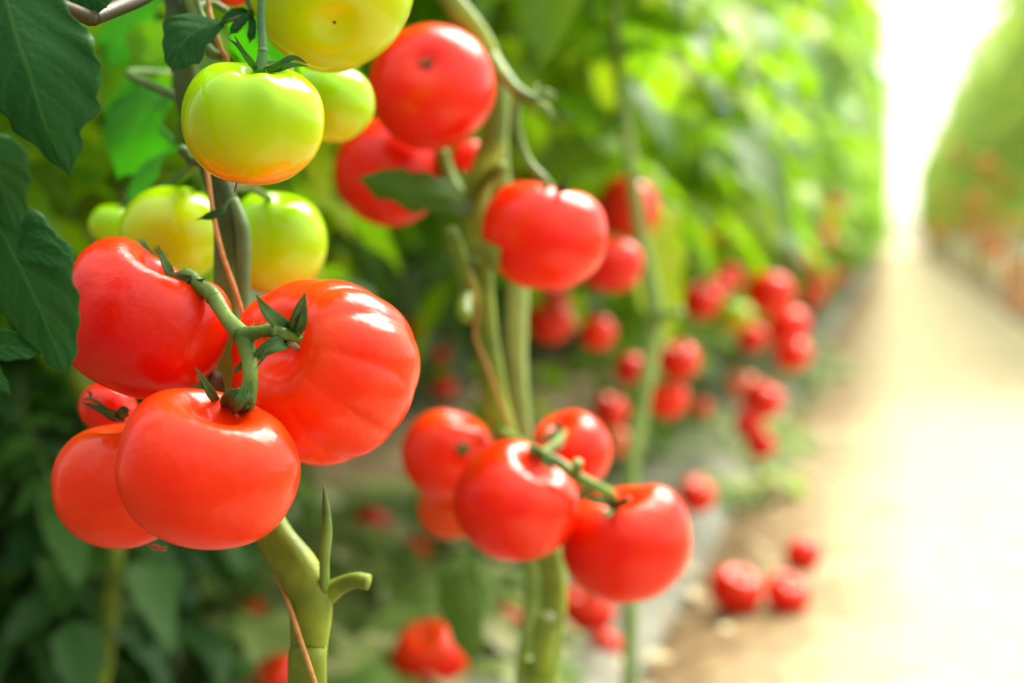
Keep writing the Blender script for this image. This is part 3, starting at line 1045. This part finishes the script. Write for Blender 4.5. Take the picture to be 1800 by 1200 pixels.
b2 = [P(890, 130, 1.09), P(880, 250, 1.10), P(885, 330, 1.11), P(908, 430, 1.12), P(910, 520, 1.12), P(908, 620, 1.12), P(912, 720, 1.12), P(930, 880, 1.12), P(940, 1000, 1.12), P(935, 1100, 1.12), P(922, 1215, 1.12)]
b2 += [Vector((b2[-1].x, b2[-1].y, .05)), Vector((b2[-1].x, b2[-1].y, -.02))]
tube(mb, b2, [.005, .006, .007, .0085, .0090, .0085, .0090, .0085, .0085, .0080, .0080, .009, .01], 12, 5, True, .06)
mb.build('side_stem', mat_stem('side_stem_skin', (.16, .30, .06), (.30, .44, .12)), plant2)
mb = MB()
tube(mb, [P(790, 405, 1.02), P(805, 450, 1.03), P(822, 505, 1.04), P(838, 545, 1.05)], [.0055, .0065, .0075, .008], 12, 5)
mb.build('cut_branch', STEM_LT, plant2)
mb = MB()
tube(mb, [P(820, 520, 1.035), P(815, 545, 1.02), P(820, 560, 1.01)], [.006, .006, .005], 10, 5)
mb.build('cut_branch', STEM_LT, plant2)
mb = MB()
tube(mb, [P(775, 262, 1.06), P(785, 300, 1.06), P(800, 340, 1.055), P(828, 385, 1.05)], [.0045, .0060, .0075, .0075], 12, 5)
mb.build('cut_branch', STEM_LT, plant2)
mb = MB()
tube(mb, [P(835, 350, 1.05), P(850, 320, 1.03), P(872, 300, 1.01), P(884, 294, 1.0)], [.005, .0055, .005, .0045], 10, 5)
mb.build('cut_branch', STEM_LT, plant2)
mb = MB()
tube(mb, [P(955, 1180, 1.05), P(955, 1130, 1.02), P(962, 1092, 1.0)], [.007, .0085, .0092], 12, 5)
mb.build('cut_branch', STEM_LT, plant2)
mb = MB()
tube(mb, [P(935, 1215, 1.1), P(926, 1180, 1.06), P(930, 1160, 1.05)], [.006, .0055, .004], 10, 5)
mb.build('cut_branch', STEM_LT, plant2)

mb = MB()
tube(mb, [P(862, 95, 1.05), P(885, 130, 1.03), P(910, 160, 1.01), P(942, 178, 1.0)], [.0055, .0050, .0045, .0045], 12, 6)
tube(mb, [P(910, 165, 1.01), P(908, 220, 1.005), P(925, 280, 1.0), P(955, 315, .995), P(972, 336, 1.0)], [.0036, .0034, .0036, .0036, .0034], 12, 6)
rg = random.Random(6)
for k in range(9):
    e = P(940 + rg.uniform(-10, 50), 190 + rg.uniform(-40, 30), 1.0 + rg.uniform(-.03, .03))
    tube(mb, [P(940, 178, 1.0), P(940, 178, 1.0).lerp(e, .6) + Vector((0, 0, .004)), e], [.0022, .0015, .0006], 6, 4)
mb.build('truss_stem', TRUSS, plant2)
mb = MB()
tube(mb, [P(880, 760, 1.05), P(915, 780, .99), P(950, 797, .955), P(985, 815, .945), P(1015, 838, .94), P(1048, 855, .945), P(1072, 868, .96), P(1082, 890, .985)], [.0045, .0042, .0038, .0038, .0042, .0038, .0036, .0036], 12, 6)
tube(mb, [P(1015, 838, .94), P(1014, 822, .932), P(1016, 812, .928)], [.003, .0032, .0036], 10, 5)
tube(mb, [P(950, 797, .955), P(975, 780, 1.0), P(990, 760, 1.05)], [.003, .003, .0028], 10, 5)
mb.build('truss_stem', TRUSS, plant2)

R1 = hero(759, 153, 111, 1.00, (.04, -.28, -.96), 'big round red tomato with its blossom scar facing out, under the top edge', col=(0.81, 0.009, .0005), flat=.9, bot=.10, nu=40, nv=56, seed=21)
blossom_scar(R1, -.80, .11, True, 11)
R2 = hero(684, 303, 96, 1.075, (.35, .8, -.3), 'red tomato below the big round one, with a dark green leaf across it', col=(0.81, 0.010, .0005), flat=.98, nu=40, nv=56, seed=22)
R3 = hero(956, 414, 108, 1.00, (.20, .97, .02), 'red heart-shaped tomato hanging alone from the curved stalk of the second plant', col=(0.81, 0.011, .0005), flat=.88, dim=.55, dimw=.26, bumps=((PI, .12, .8), (0, .10, .8)), bot=0, lobes=((2, .03, 0),), nu=44, nv=60, seed=23)
R7 = hero(905, 880, 110, .965, (.45, .75, .40), 'front red tomato of the second plant, at the left end of its lower truss', col=(0.78, 0.008, .0005), flat=.92, dim=.3, lobes=((3, .04, .5),), ribs=6, rib=.015, nu=44, nv=60, seed=24)
R9 = hero(1101, 955, 112, 1.00, (-.16, .95, .22), 'red tomato at the right end of the lower truss, over the mulch film', col=(0.78, 0.008, .0005), flat=.90, dim=.38, dimw=.34, bumps=((.1, .24, .6),), lobes=((2, .03, 0),), bot=0, nu=44, nv=60, seed=25)
R6 = hero(786, 796, 80, 1.075, (.3, .9, .2), 'orange-red tomato behind the front one, at the left of the second stem', col=(0.85, 0.019, .0005), flat=.98, nu=36, nv=48, seed=26)
R8 = hero(1003, 792, 71, 1.085, (-.3, .8, .5), 'red tomato behind the lower truss stem, right of the second stem', col=(0.78, 0.009, .0005), flat=.98, nu=36, nv=48, seed=27)
R10 = hero(792, 893, 58, 1.13, (0, 1, .1), 'orange tomato half hidden below and behind the two left ones of the lower truss', col=(.78, .075, .005), flat=.95, nu=30, nv=40, seed=28)
R11 = hero(826, 274, 32, 1.16, (0, 1, .1), 'bit of red tomato between the second stem and the big round tomato', col=RED1, flat=.95, nu=24, nv=32, seed=29)
calyx_px(R3, [([(972, 340, .995), (985, 328, .97), (998, 318, .965), (996, 305, .965)], .0022), ([(972, 340, .995), (958, 330, .97), (940, 333, .965)], .0022), ([(975, 340, .995), (990, 335, .965), (1010, 335, .96)], .002)], 1)
calyx_px(R9, [([(1082, 890, .985), (1060, 880, .95), (1040, 878, .945), (1030, 880, .945)], .0036), ([(1082, 890, .985), (1070, 900, .95), (1050, 905, .945)], .003), ([(1084, 888, .985), (1100, 880, .95), (1110, 872, .95)], .003)], 1)
calyx_px(R7, [([(950, 802, .955), (940, 790, .94), (925, 785, .94)], .003), ([(950, 802, .955), (960, 812, .935), (975, 830, .935)], .003)], 1)
calyx_px(R8, [([(990, 762, 1.05), (965, 765, 1.03), (945, 775, 1.025)], .0035), ([(990, 762, 1.05), (975, 745, 1.03), (960, 748, 1.03)], .003), ([(990, 762, 1.05), (980, 785, 1.02), (965, 790, 1.02)], .003)], 1)
mb = MB()
tube(mb, [P(815, 800, 1.05), P(812, 790, 1.04), P(825, 785, 1.04)], [.003, .004, .003], 8, 4)
child_world(mb, 'calyx', SEPAL, R6)

px_leaf(plant2, 'leaf', [(835, 362, 1.04), (790, 345, 1.00), (720, 335, .985), (622, 312, .98)], [14, 36, 40, 44, 34, 0], [16, 34, 36, 36, 26, 0], (.1, -1, .1), LEAF_OLIVE, .99, fold=.3, teeth=4, tooth=.35, seed=31, nl=40)
px_leaf(plant2, 'leaf', [(822, 440, 1.0), (850, 432, .98), (868, 452, .97), (872, 488, .975)], [8, 26, 30, 18, 0], [6, 20, 20, 10, 0], (.6, .7, .2), mat_leaf('withering_leaf', (.16, .20, .03), (.3, .34, .1), (.3, .35, .05), .3), .98, fold=.5, seed=33, nl=30)
px_leaf(plant2, 'leaf', [(835, 975, 1.25), (812, 1010, 1.24), (815, 1080, 1.23), (835, 1180, 1.23)], [20, 56, 56, 40, 0], [20, 34, 46, 30, 0], (1, .2, .2), LEAF_OLD, 1.24, fold=.5, seed=34, nl=30)
mb = MB()
tube(mb, [P(835, 975, 1.25), P(850, 960, 1.2), P(920, 930, 1.12)], [.002, .0025, .003], 8, 5)
tube(mb, [P(822, 440, 1.0), P(832, 455, 1.03), P(842, 470, 1.05)], [.0015, .002, .003], 8, 5)
mb.build('petiole', STEM_DK, plant2)
mb = MB()
tube(mb, [P(815, 440, 1.03), P(838, 540, 1.035), P(835, 590, 1.035), P(855, 640, 1.035), P(872, 690, 1.035), P(890, 740, 1.04), P(900, 790, 1.08), P(930, 900, 1.09), P(955, 1000, 1.08)], .0014, 8, 6)
tag(mb.build('twine', TWINE), 'blurred tan string wound round the stem of the second plant', 'string')

# ------------------------------------------------------------------ THIRD PLANT
gp = P(1110, 850, 1.65)
plant3 = empty('tomato_plant', (gp.x, gp.y, 0), 'third tomato plant with a thin bent green stem standing right of the hanging heart-shaped tomato', 'plant')
mb = MB()
a3 = [P(1090, 150, 1.62), P(1105, 260, 1.62), P(1118, 350, 1.63), P(1132, 440, 1.64), P(1150, 540, 1.65), P(1145, 620, 1.65), P(1126, 720, 1.65), P(1113, 800, 1.65), P(1110, 850, 1.65)]
a3 += [Vector((a3[-1].x, a3[-1].y, -.02))]
tube(mb, a3, [.006, .007, .0075, .008, .010, .0098, .0095, .0085, .008, .009], 12, 5, True, .06)
tube(mb, [P(1150, 570, 1.65), P(1175, 552, 1.63), P(1200, 548, 1.62)], [.008, .006, .005], 10, 5)
mb.build('main_stem', mat_stem('pale_stem_skin', (.18, .32, .07), (.32, .46, .14)), plant3)
rg = random.Random(77)
mb = MB()
for k in range(22):
    p = P(1085 + rg.uniform(-25, 25), rg.uniform(-420, 230), 1.64)
    a = rg.uniform(0, 6.28)
    dv = Vector((math.cos(a), math.sin(a), rg.uniform(-.1, .6)))
    compound(mb, p, dv, rg.uniform(.12, .2), rg, 1.0, 3)
mb.build('foliage', FOL, plant3)
mb = MB()
tube(mb, [P(1090, 160, 1.62), P(1075, -60, 1.64), P(1085, -420, 1.66)], .006, 10, 5)
mb.build('upper_stem', STEM, plant3)

# ------------------------------------------------------------------ blurred tomatoes behind
BG = [tomato_mesh('tomato', flat=.84 + .05 * k, dim=.28, dimw=.34, lobes=((2, .04, k), (3, .03, k * 2.)), bumps=((k * 1.3, .1, .6),), nu=22, nv=30, seed=40 + k) for k in range(4)]
for me in BG:
    me.materials.append(RIPE)
BGU = tomato_mesh('tomato', flat=.9, nu=22, nv=30, seed=50)
BGU.materials.append(UNRIPE)
CAL = [calyx_local(60 + k) for k in range(3)]
rb = random.Random(5)
bg_list = []


def bgt(px, py, r, d, label, col=RED2, ax=None, group=None, unripe=False, cal=True):
    ax = ax or (rb.uniform(-.35, .35), .85, rb.uniform(-.25, .5))
    me = BGU if unripe else rb.choice(BG)
    o = put_tomato(me, axis_matrix(P(px, py, d), CD(*ax), r * d / F, rb.uniform(0, 6)), UNRIPE if unripe else RIPE, col, label, group, .85)
    if cal:
        child_local(rb.choice(CAL), 'calyx', SEPAL, o)
    bg_list.append((o, r * d / F))
    return o


def ground_t(px, py, r, label, col=RED1, ax=None, group=None):
    k = (600 - py) / F
    e = RC @ Vector(((px - 900) / F, k, -1))
    d = CAMZ / (-e.z + r / F * .80) * .985
    return bgt(px, py, r, d, label, col, ax or (rb.uniform(-.5, .5), .7, rb.uniform(-.6, .6)), group)


# fallen fruit
ground_t(1294, 1037, 48, 'largest of the three fallen red tomatoes on the path, nearest the camera', (0.73, 0.007, .0005))
ground_t(1384, 1044, 40, 'fallen red tomato on the path, touching the largest one on its right', (0.76, 0.009, .0005))
ground_t(1411, 975, 32, 'fallen red tomato farthest back of the three lying on the path', (0.73, 0.008, .0005))
ground_t(755, 1156, 66, 'red tomato on the ground at the bottom edge, under the hanging green leaf', (0.83, 0.012, .0005), (-.1, .8, .55))
ground_t(488, 1200, 52, 'red tomato on the ground cut off by the bottom edge, beside the thick stem', (0.81, 0.011, .0005))
ground_t(606, 1206, 28, 'small orange tomato top at the bottom edge, right of the thick stem', (.76, .07, .02))
ground_t(651, 927, 40, 'dark red tomato lying on the soil left of the second plant', (0.51, 0.003, .0005), (.2, .6, -.5))
ground_t(732, 968, 25, 'small pinkish red tomato on the soil beside the dark red one', (0.71, 0.017, .0005))
ground_t(436, 1082, 34, 'red tomato among the weeds left of the thick stem', (0.68, 0.014, .0005))
ground_t(1030, 1072, 50, 'red tomato on the mulch film below the right end of the lower truss', (0.71, 0.007, .0005))
ground_t(1066, 1132, 27, 'smaller dark red tomato on the mulch film, in front of its larger neighbour', (0.73, 0.011, .0005))
ground_t(893, 1090, 26, 'small pinkish tomato on the ground left of the second stem', (.62, .06, .04))

bgt(1073, 466, 56, 1.50, 'red tomato behind and right of the hanging heart-shaped one', (0.73, 0.007, .0005))
bgt(1103, 368, 58, 1.78, 'red tomato with the thin bent stem crossing in front of it', (0.71, 0.014, .0005), (0, .9, -.2))
bgt(1095, 412, 24, 1.95, 'small dark red tomato between the two behind the heart-shaped one', (0.61, 0.006, .0005))
bgt(968, 567, 40, 1.90, 'dark red tomato below the heart-shaped one, right of the second plant', (0.63, 0.006, .0005))
bgt(975, 525, 26, 2.05, 'dark red tomato just under the heart-shaped one', (0.55, 0.004, .0005))
bgt(1050, 585, 33, 2.00, 'orange-red tomato left of the bent stem', (0.81, 0.017, .0005))
bgt(1193, 632, 38, 2.00, 'red tomato immediately right of the bend in the third stem', (0.71, 0.007, .0005))
bgt(1108, 648, 30, 2.10, 'dark red tomato half behind the third stem on its left', (0.61, 0.006, .0005))
bgt(1174, 702, 35, 2.00, 'orange-red tomato right of the third stem, lower one of the pair', (0.83, 0.019, .0005))
bgt(1074, 722, 32, 1.95, 'pinkish red tomato left of the third stem, above the lower truss', (0.71, 0.011, .0005))
bgt(1088, 778, 26, 2.05, 'pale orange-pink tomato left of the foot of the third stem', (.80, .20, .10))
bgt(1224, 870, 32, 2.20, 'red tomato hanging right above the right end of the lower truss', (0.73, 0.011, .0005))
bgt(1234, 716, 17, 2.60, 'small bright red tomato right of the orange-red pair', (0.76, 0.011, .0005))
# the next plants' trusses
bgt(1354, 516, 42, 2.60, 'uppermost shiny red tomato of the truss leaning over the path', (0.78, 0.011, .0005))
bgt(1385, 574, 37, 2.65, 'red tomato with a white shine, second in the truss leaning over the path', (0.78, 0.011, .0005))
bgt(1394, 622, 32, 2.75, 'red tomato lowest in the truss leaning over the path', (0.78, 0.017, .0005))
bgt(1340, 702, 36, 2.55, 'red tomato low beside the path, top of the low cluster', (0.73, 0.007, .0005))
bgt(1303, 678, 30, 2.75, 'pale peach tomato beside the low cluster near the path', (.85, .26, .14))
bgt(1316, 745, 26, 2.70, 'red tomato at the left of the low cluster near the path', (0.71, 0.007, .0005))
bgt(1338, 782, 26, 2.65, 'red tomato lowest in the low cluster near the path', (0.71, 0.009, .0005))
bgt(1322, 592, 28, 2.75, 'red tomato left of the truss leaning over the path', (0.71, 0.007, .0005))
bgt(1293, 555, 32, 2.70, 'pale yellow unripe tomato among the red ones by the path', (1, 1, 1), unripe=True)
bgt(1232, 528, 34, 2.55, 'red tomato with a yellowish shoulder, upper left of the unripe yellow one', (0.73, 0.008, .0005))
bgt(1282, 486, 26, 2.80, 'red tomato above the unripe yellow one', (0.73, 0.009, .0005))
bgt(1258, 505, 24, 2.70, 'orange-red tomato between two red ones above the unripe yellow one', (0.85, 0.028, .0005))
bgt(1248, 412, 17, 3.6, 'small red tomato in the leaves, lower one of a pair', (0.73, 0.009, .0005))
bgt(1267, 374, 14, 3.8, 'small red tomato in the leaves, upper one of a pair', (0.71, 0.009, .0005))
bgt(1281, 425, 12, 4.2, 'small pinkish tomato in the leaves right of the small red pair', (.7, .08, .06))
# column of fruit farther on
for i, (px, py, r, lb) in enumerate(((1466, 358, 15, 'topmost red tomato in the tall far cluster next to the path'), (1456, 388, 18, 'second red tomato from the top in the tall far cluster'), (1448, 422, 17, 'third red tomato from the top in the tall far cluster'), (1404, 458, 22, 'red tomato left of the tall far cluster, alone in the leaves'), (1446, 486, 22, 'pinkish red tomato at the foot of the tall far cluster'), (1428, 520, 22, 'lowest red tomato under the tall far cluster'))):
    bgt(px, py, r, 4.6 + .1 * (i % 3), lb, (0.73, 0.014, .0005), cal=False)
# fruit seen between the front plants, on the next row
for px, py, r, d, lb, col in (
        (722, 580, 24, 2.4, 'dark red tomato just right of the big ribbed front tomato', (0.59, 0.006, .0005)),
        (773, 625, 15, 2.6, 'small red tomato above the orange-red one left of the second stem', (0.63, 0.007, .0005)),
        (778, 680, 23, 2.5, 'red-orange tomato left of the second stem, above the lower truss', (0.71, 0.012, .0005)),
        (606, 398, 26, 2.6, 'very dark red tomato in the shade below the leaf-crossed one', (.22, .006, .005)),
        (582, 468, 18, 2.7, 'dull red tomato left of the very dark one, by the big ribbed tomato', (0.55, 0.011, .0005)),
        (938, 240, 16, 2.6, 'bit of red tomato behind the withered flower stalks', (0.71, 0.017, .0005)),
        (885, 312, 18, 2.3, 'small red tomato behind the node of the second stem', (0.71, 0.014, .0005))):
    bgt(px, py, r, d, lb, col)

# ------------------------------------------------------------------ THE ROWS
VAR = []
for k in range(6):
    me = foliage_mesh(100 + k, .60, 2.25, 115, .12, (.15, .26), 12).mesh('foliage')
    me.materials.append(FOL)
    VAR.append(me)
VARL = []
for k in range(5):
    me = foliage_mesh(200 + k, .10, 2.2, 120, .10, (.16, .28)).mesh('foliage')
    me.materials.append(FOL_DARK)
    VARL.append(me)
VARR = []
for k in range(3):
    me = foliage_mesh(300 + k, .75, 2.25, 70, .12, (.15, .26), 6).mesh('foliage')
    me.materials.append(FOL_HAZE)
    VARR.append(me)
VARN = []
for k in range(2):
    me = foliage_mesh(350 + k, .56, 2.0, 110, .10, (.15, .26)).mesh('foliage')
    me.materials.append(FOL)
    VARN.append(me)
STV = []
for k in range(3):
    rs = random.Random(k)
    mb = MB()
    tube(mb, [(0, 0, -.02)] + [(rs.uniform(-.03, .03), rs.uniform(-.04, .04), .3 * j) for j in range(1, 8)], [.010, .010, .0095, .009, .008, .007, .006, .004], 9, 4, True, .05)
    me = mb.mesh('main_stem')
    me.materials.append(STEM)
    STV.append(me)


def row_plant(x, y, rz, label, group, low=False, sz=1, var=None):
    e = empty('tomato_plant', (x, y, 0), label, 'plant', group)
    e.rotation_euler.z = rz
    e.scale = (1, 1, sz)
    for nm, me in (('main_stem', rr.choice(STV)), ('foliage', rr.choice(var or (VARL if low else VAR)))):
        o = bpy.data.objects.new(nm, me)
        C.objects.link(o)
        o.parent = e
    return e


rr = random.Random(11)
y = 2.15
while y < 42:
    row_plant((-.54 if y < 5.4 else -.45) + rr.uniform(-.05, .05), y, rr.choice((0, PI)) + rr.uniform(-.5, .5), 'bushy green tomato plant of the long row at the left edge of the path', 'tomato plants along the left edge of the path', sz=rr.uniform(.92, 1.05))
    y += rr.uniform(.36, .46)
y = 6.0
while y < 42:
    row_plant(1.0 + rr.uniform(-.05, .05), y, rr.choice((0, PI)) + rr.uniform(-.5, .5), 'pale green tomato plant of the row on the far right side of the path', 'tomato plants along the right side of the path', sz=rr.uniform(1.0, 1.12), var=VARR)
    y += rr.uniform(.42, .55)
y = 1.2
while y < 15:
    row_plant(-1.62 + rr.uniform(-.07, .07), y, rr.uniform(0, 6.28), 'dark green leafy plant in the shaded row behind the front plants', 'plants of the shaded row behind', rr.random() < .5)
    y += rr.uniform(.34, .46)
y = 1.5
while y < 16:
    row_plant(-2.8 + rr.uniform(-.1, .1), y, rr.uniform(0, 6.28), 'dark green plant of the farthest row on the left', 'plants of the farthest row on the left', True)
    y += rr.uniform(.45, .6)

for i, (x, yv, lb) in enumerate(((-.76, 1.20, 'leafy plant with bright leaves behind the dark leaves at the left edge'), (-1.0, 1.85, 'leafy plant with bright leaves right behind the blurred green tomatoes'), (-1.02, 2.45, 'leafy plant seen between the nearest plant and the second plant'))):
    row_plant(x, yv, i * 1.3, lb, None, var=VARN)
LOWV = []
for k in range(2):
    rs = random.Random(400 + k)
    mb = MB()
    for j in range(64):
        a = j * 2.4 + rs.uniform(-.4, .4)
        zz = .03 + .36 * j / 64
        compound(mb, Vector((rs.uniform(-.05, .05), rs.uniform(-.05, .05), zz)), Vector((math.cos(a), math.sin(a), rs.uniform(.0, .6))), rs.uniform(.13, .22), rs, .85, 3)
    me = mb.mesh('foliage')
    me.materials.append(FOL_DARK)
    LOWV.append(me)
for i, (px, d, sc_, lb) in enumerate(((30, 1.55, 1.0, 'low dark green bush in the bottom left corner under the dark leaves'), (170, 1.75, 1.0, 'low dark green bush under the orange-red tomatoes, its right leaves paler'), (95, 2.2, 1.25, 'dark green bush behind the two low ones at the lower left'), (250, 2.25, .95, 'low green bush between the dark bushes and the thick stem'))):
    p = P(px, 900, d)
    e = empty('low_plant', (p.x, p.y, 0), lb, 'plant')
    e.rotation_euler.z = i * 1.7
    e.scale = (sc_,) * 3
    o = bpy.data.objects.new('foliage', LOWV[i % 2])
    C.objects.link(o)
    o.parent = e
    mbs = MB()
    tube(mbs, [(0, 0, -.02), (.01, 0, .2), (0, .01, .4)], [.008, .007, .004], 8, 4)
    mbs.build('main_stem', STEM_DK, e, world=False)

# tomatoes of the far left row, small dots of red beside the path
for k in range(26):
    yy = 5.5 + k * 1.1
    o = put_tomato(rr.choice(BG), Matrix.Translation((-.24 + rr.uniform(-.08, .05), yy, rr.uniform(.30, .62))) @ Euler((rr.uniform(-.4, .4), rr.uniform(-.4, .4), rr.uniform(0, 6))).to_matrix().to_4x4() @ Matrix.Scale(rr.uniform(.030, .040), 4), RIPE, (0.71, 0.017, .0005),
                   'tiny red dot of a tomato far down the left row', 'tomatoes far down the left row')
# blurred fruit of the right row, haze put into its pale orange colour
for px, py, r, d in ((1735, 292, 18, 9.3), (1716, 355, 15, 10.5), (1722, 345, 14, 11), (1718, 405, 16, 10.4), (1752, 430, 18, 9.2), (1785, 480, 17, 8.6), (1738, 445, 13, 10.0), (1642, 405, 12, 16), (1682, 262, 12, 15), (1686, 285, 12, 15), (1660, 345, 10, 18), (1770, 330, 15, 9.0), (1793, 395, 17, 8.6), (1700, 375, 11, 13), (1792, 525, 16, 8.4), (1755, 385, 14, 9.5), (1672, 400, 11, 15)):
    bgt(px, py, r, d, 'tomato paled to orange by haze, blurred to a spot in the row on the right side of the path', (.92, .26, .03), group='haze-paled tomatoes in the right row', cal=False)

# ------------------------------------------------------------------ low weeds and fallen leaves on the soil
WV = []
for k in range(4):
    rs = random.Random(300 + k)
    mb = MB()
    for j in range(7):
        a = j * 2.4 + rs.uniform(-.4, .4)
        compound(mb, Vector((rs.uniform(-.03, .03), rs.uniform(-.03, .03), 0)), Vector((math.cos(a), math.sin(a), rs.uniform(.4, 1.6))), rs.uniform(.07, .15), rs, 1.2, 2)
    me = mb.mesh('weed')
    me.materials.append(WEED)
    WV.append(me)


def G(px, py):
    e = RC @ Vector(((px - 900) / F, (600 - py) / F, -1))
    return EYE + e * (CAMZ / -e.z)


rw_ = random.Random(21)
for k in range(46):
    px = rw_.uniform(330, 900)
    py = rw_.uniform(900, 1260)
    p = G(px, py)
    o = bpy.data.objects.new('weed', rw_.choice(WV))
    C.objects.link(o)
    o.location = (p.x, p.y, -.01)
    o.rotation_euler.z = rw_.uniform(0, 6.28)
    o.scale = (rw_.uniform(.7, 1.5),) * 3
    tag(o, 'low pale green weed on the soil left of the second plant', 'weed', 'weeds on the soil between the rows')
for k in range(40):
    p = Vector((rw_.choice((rw_.uniform(-.68, -.45), rw_.uniform(-.34, -.22))), rw_.uniform(2.7, 7), .0))
    o = bpy.data.objects.new('weed', rw_.choice(WV))
    C.objects.link(o)
    o.location = p
    o.rotation_euler.z = rw_.uniform(0, 6.28)
    o.scale = (rw_.uniform(.5, 1.1),) * 3
    tag(o, 'pale weed growing under the fruit along the left edge of the path', 'weed', 'weeds along the left edge of the path')
LIT = mat_plain('dry_leaf', (.34, .24, .10), (.75, .66, .44), 30, .8)
mb = MB()
for k in range(1100):
    x = rw_.uniform(-1.5, -.15) if rw_.random() < .85 else rw_.uniform(-.3, .75)
    yv = rw_.uniform(1.2, 9)
    a = rw_.uniform(0, 6.28)
    small_leaflet(mb, Vector((x, yv, .012)), Vector((math.cos(a), math.sin(a), .15)), Vector((0, 0, 1)), rw_.uniform(.02, .055), rw_.uniform(.012, .03), rw_)
lo = mb.build('leaf_litter', LIT)
tag(lo, 'dry pale leaves scattered over the soil', 'dry leaves', kind='stuff')
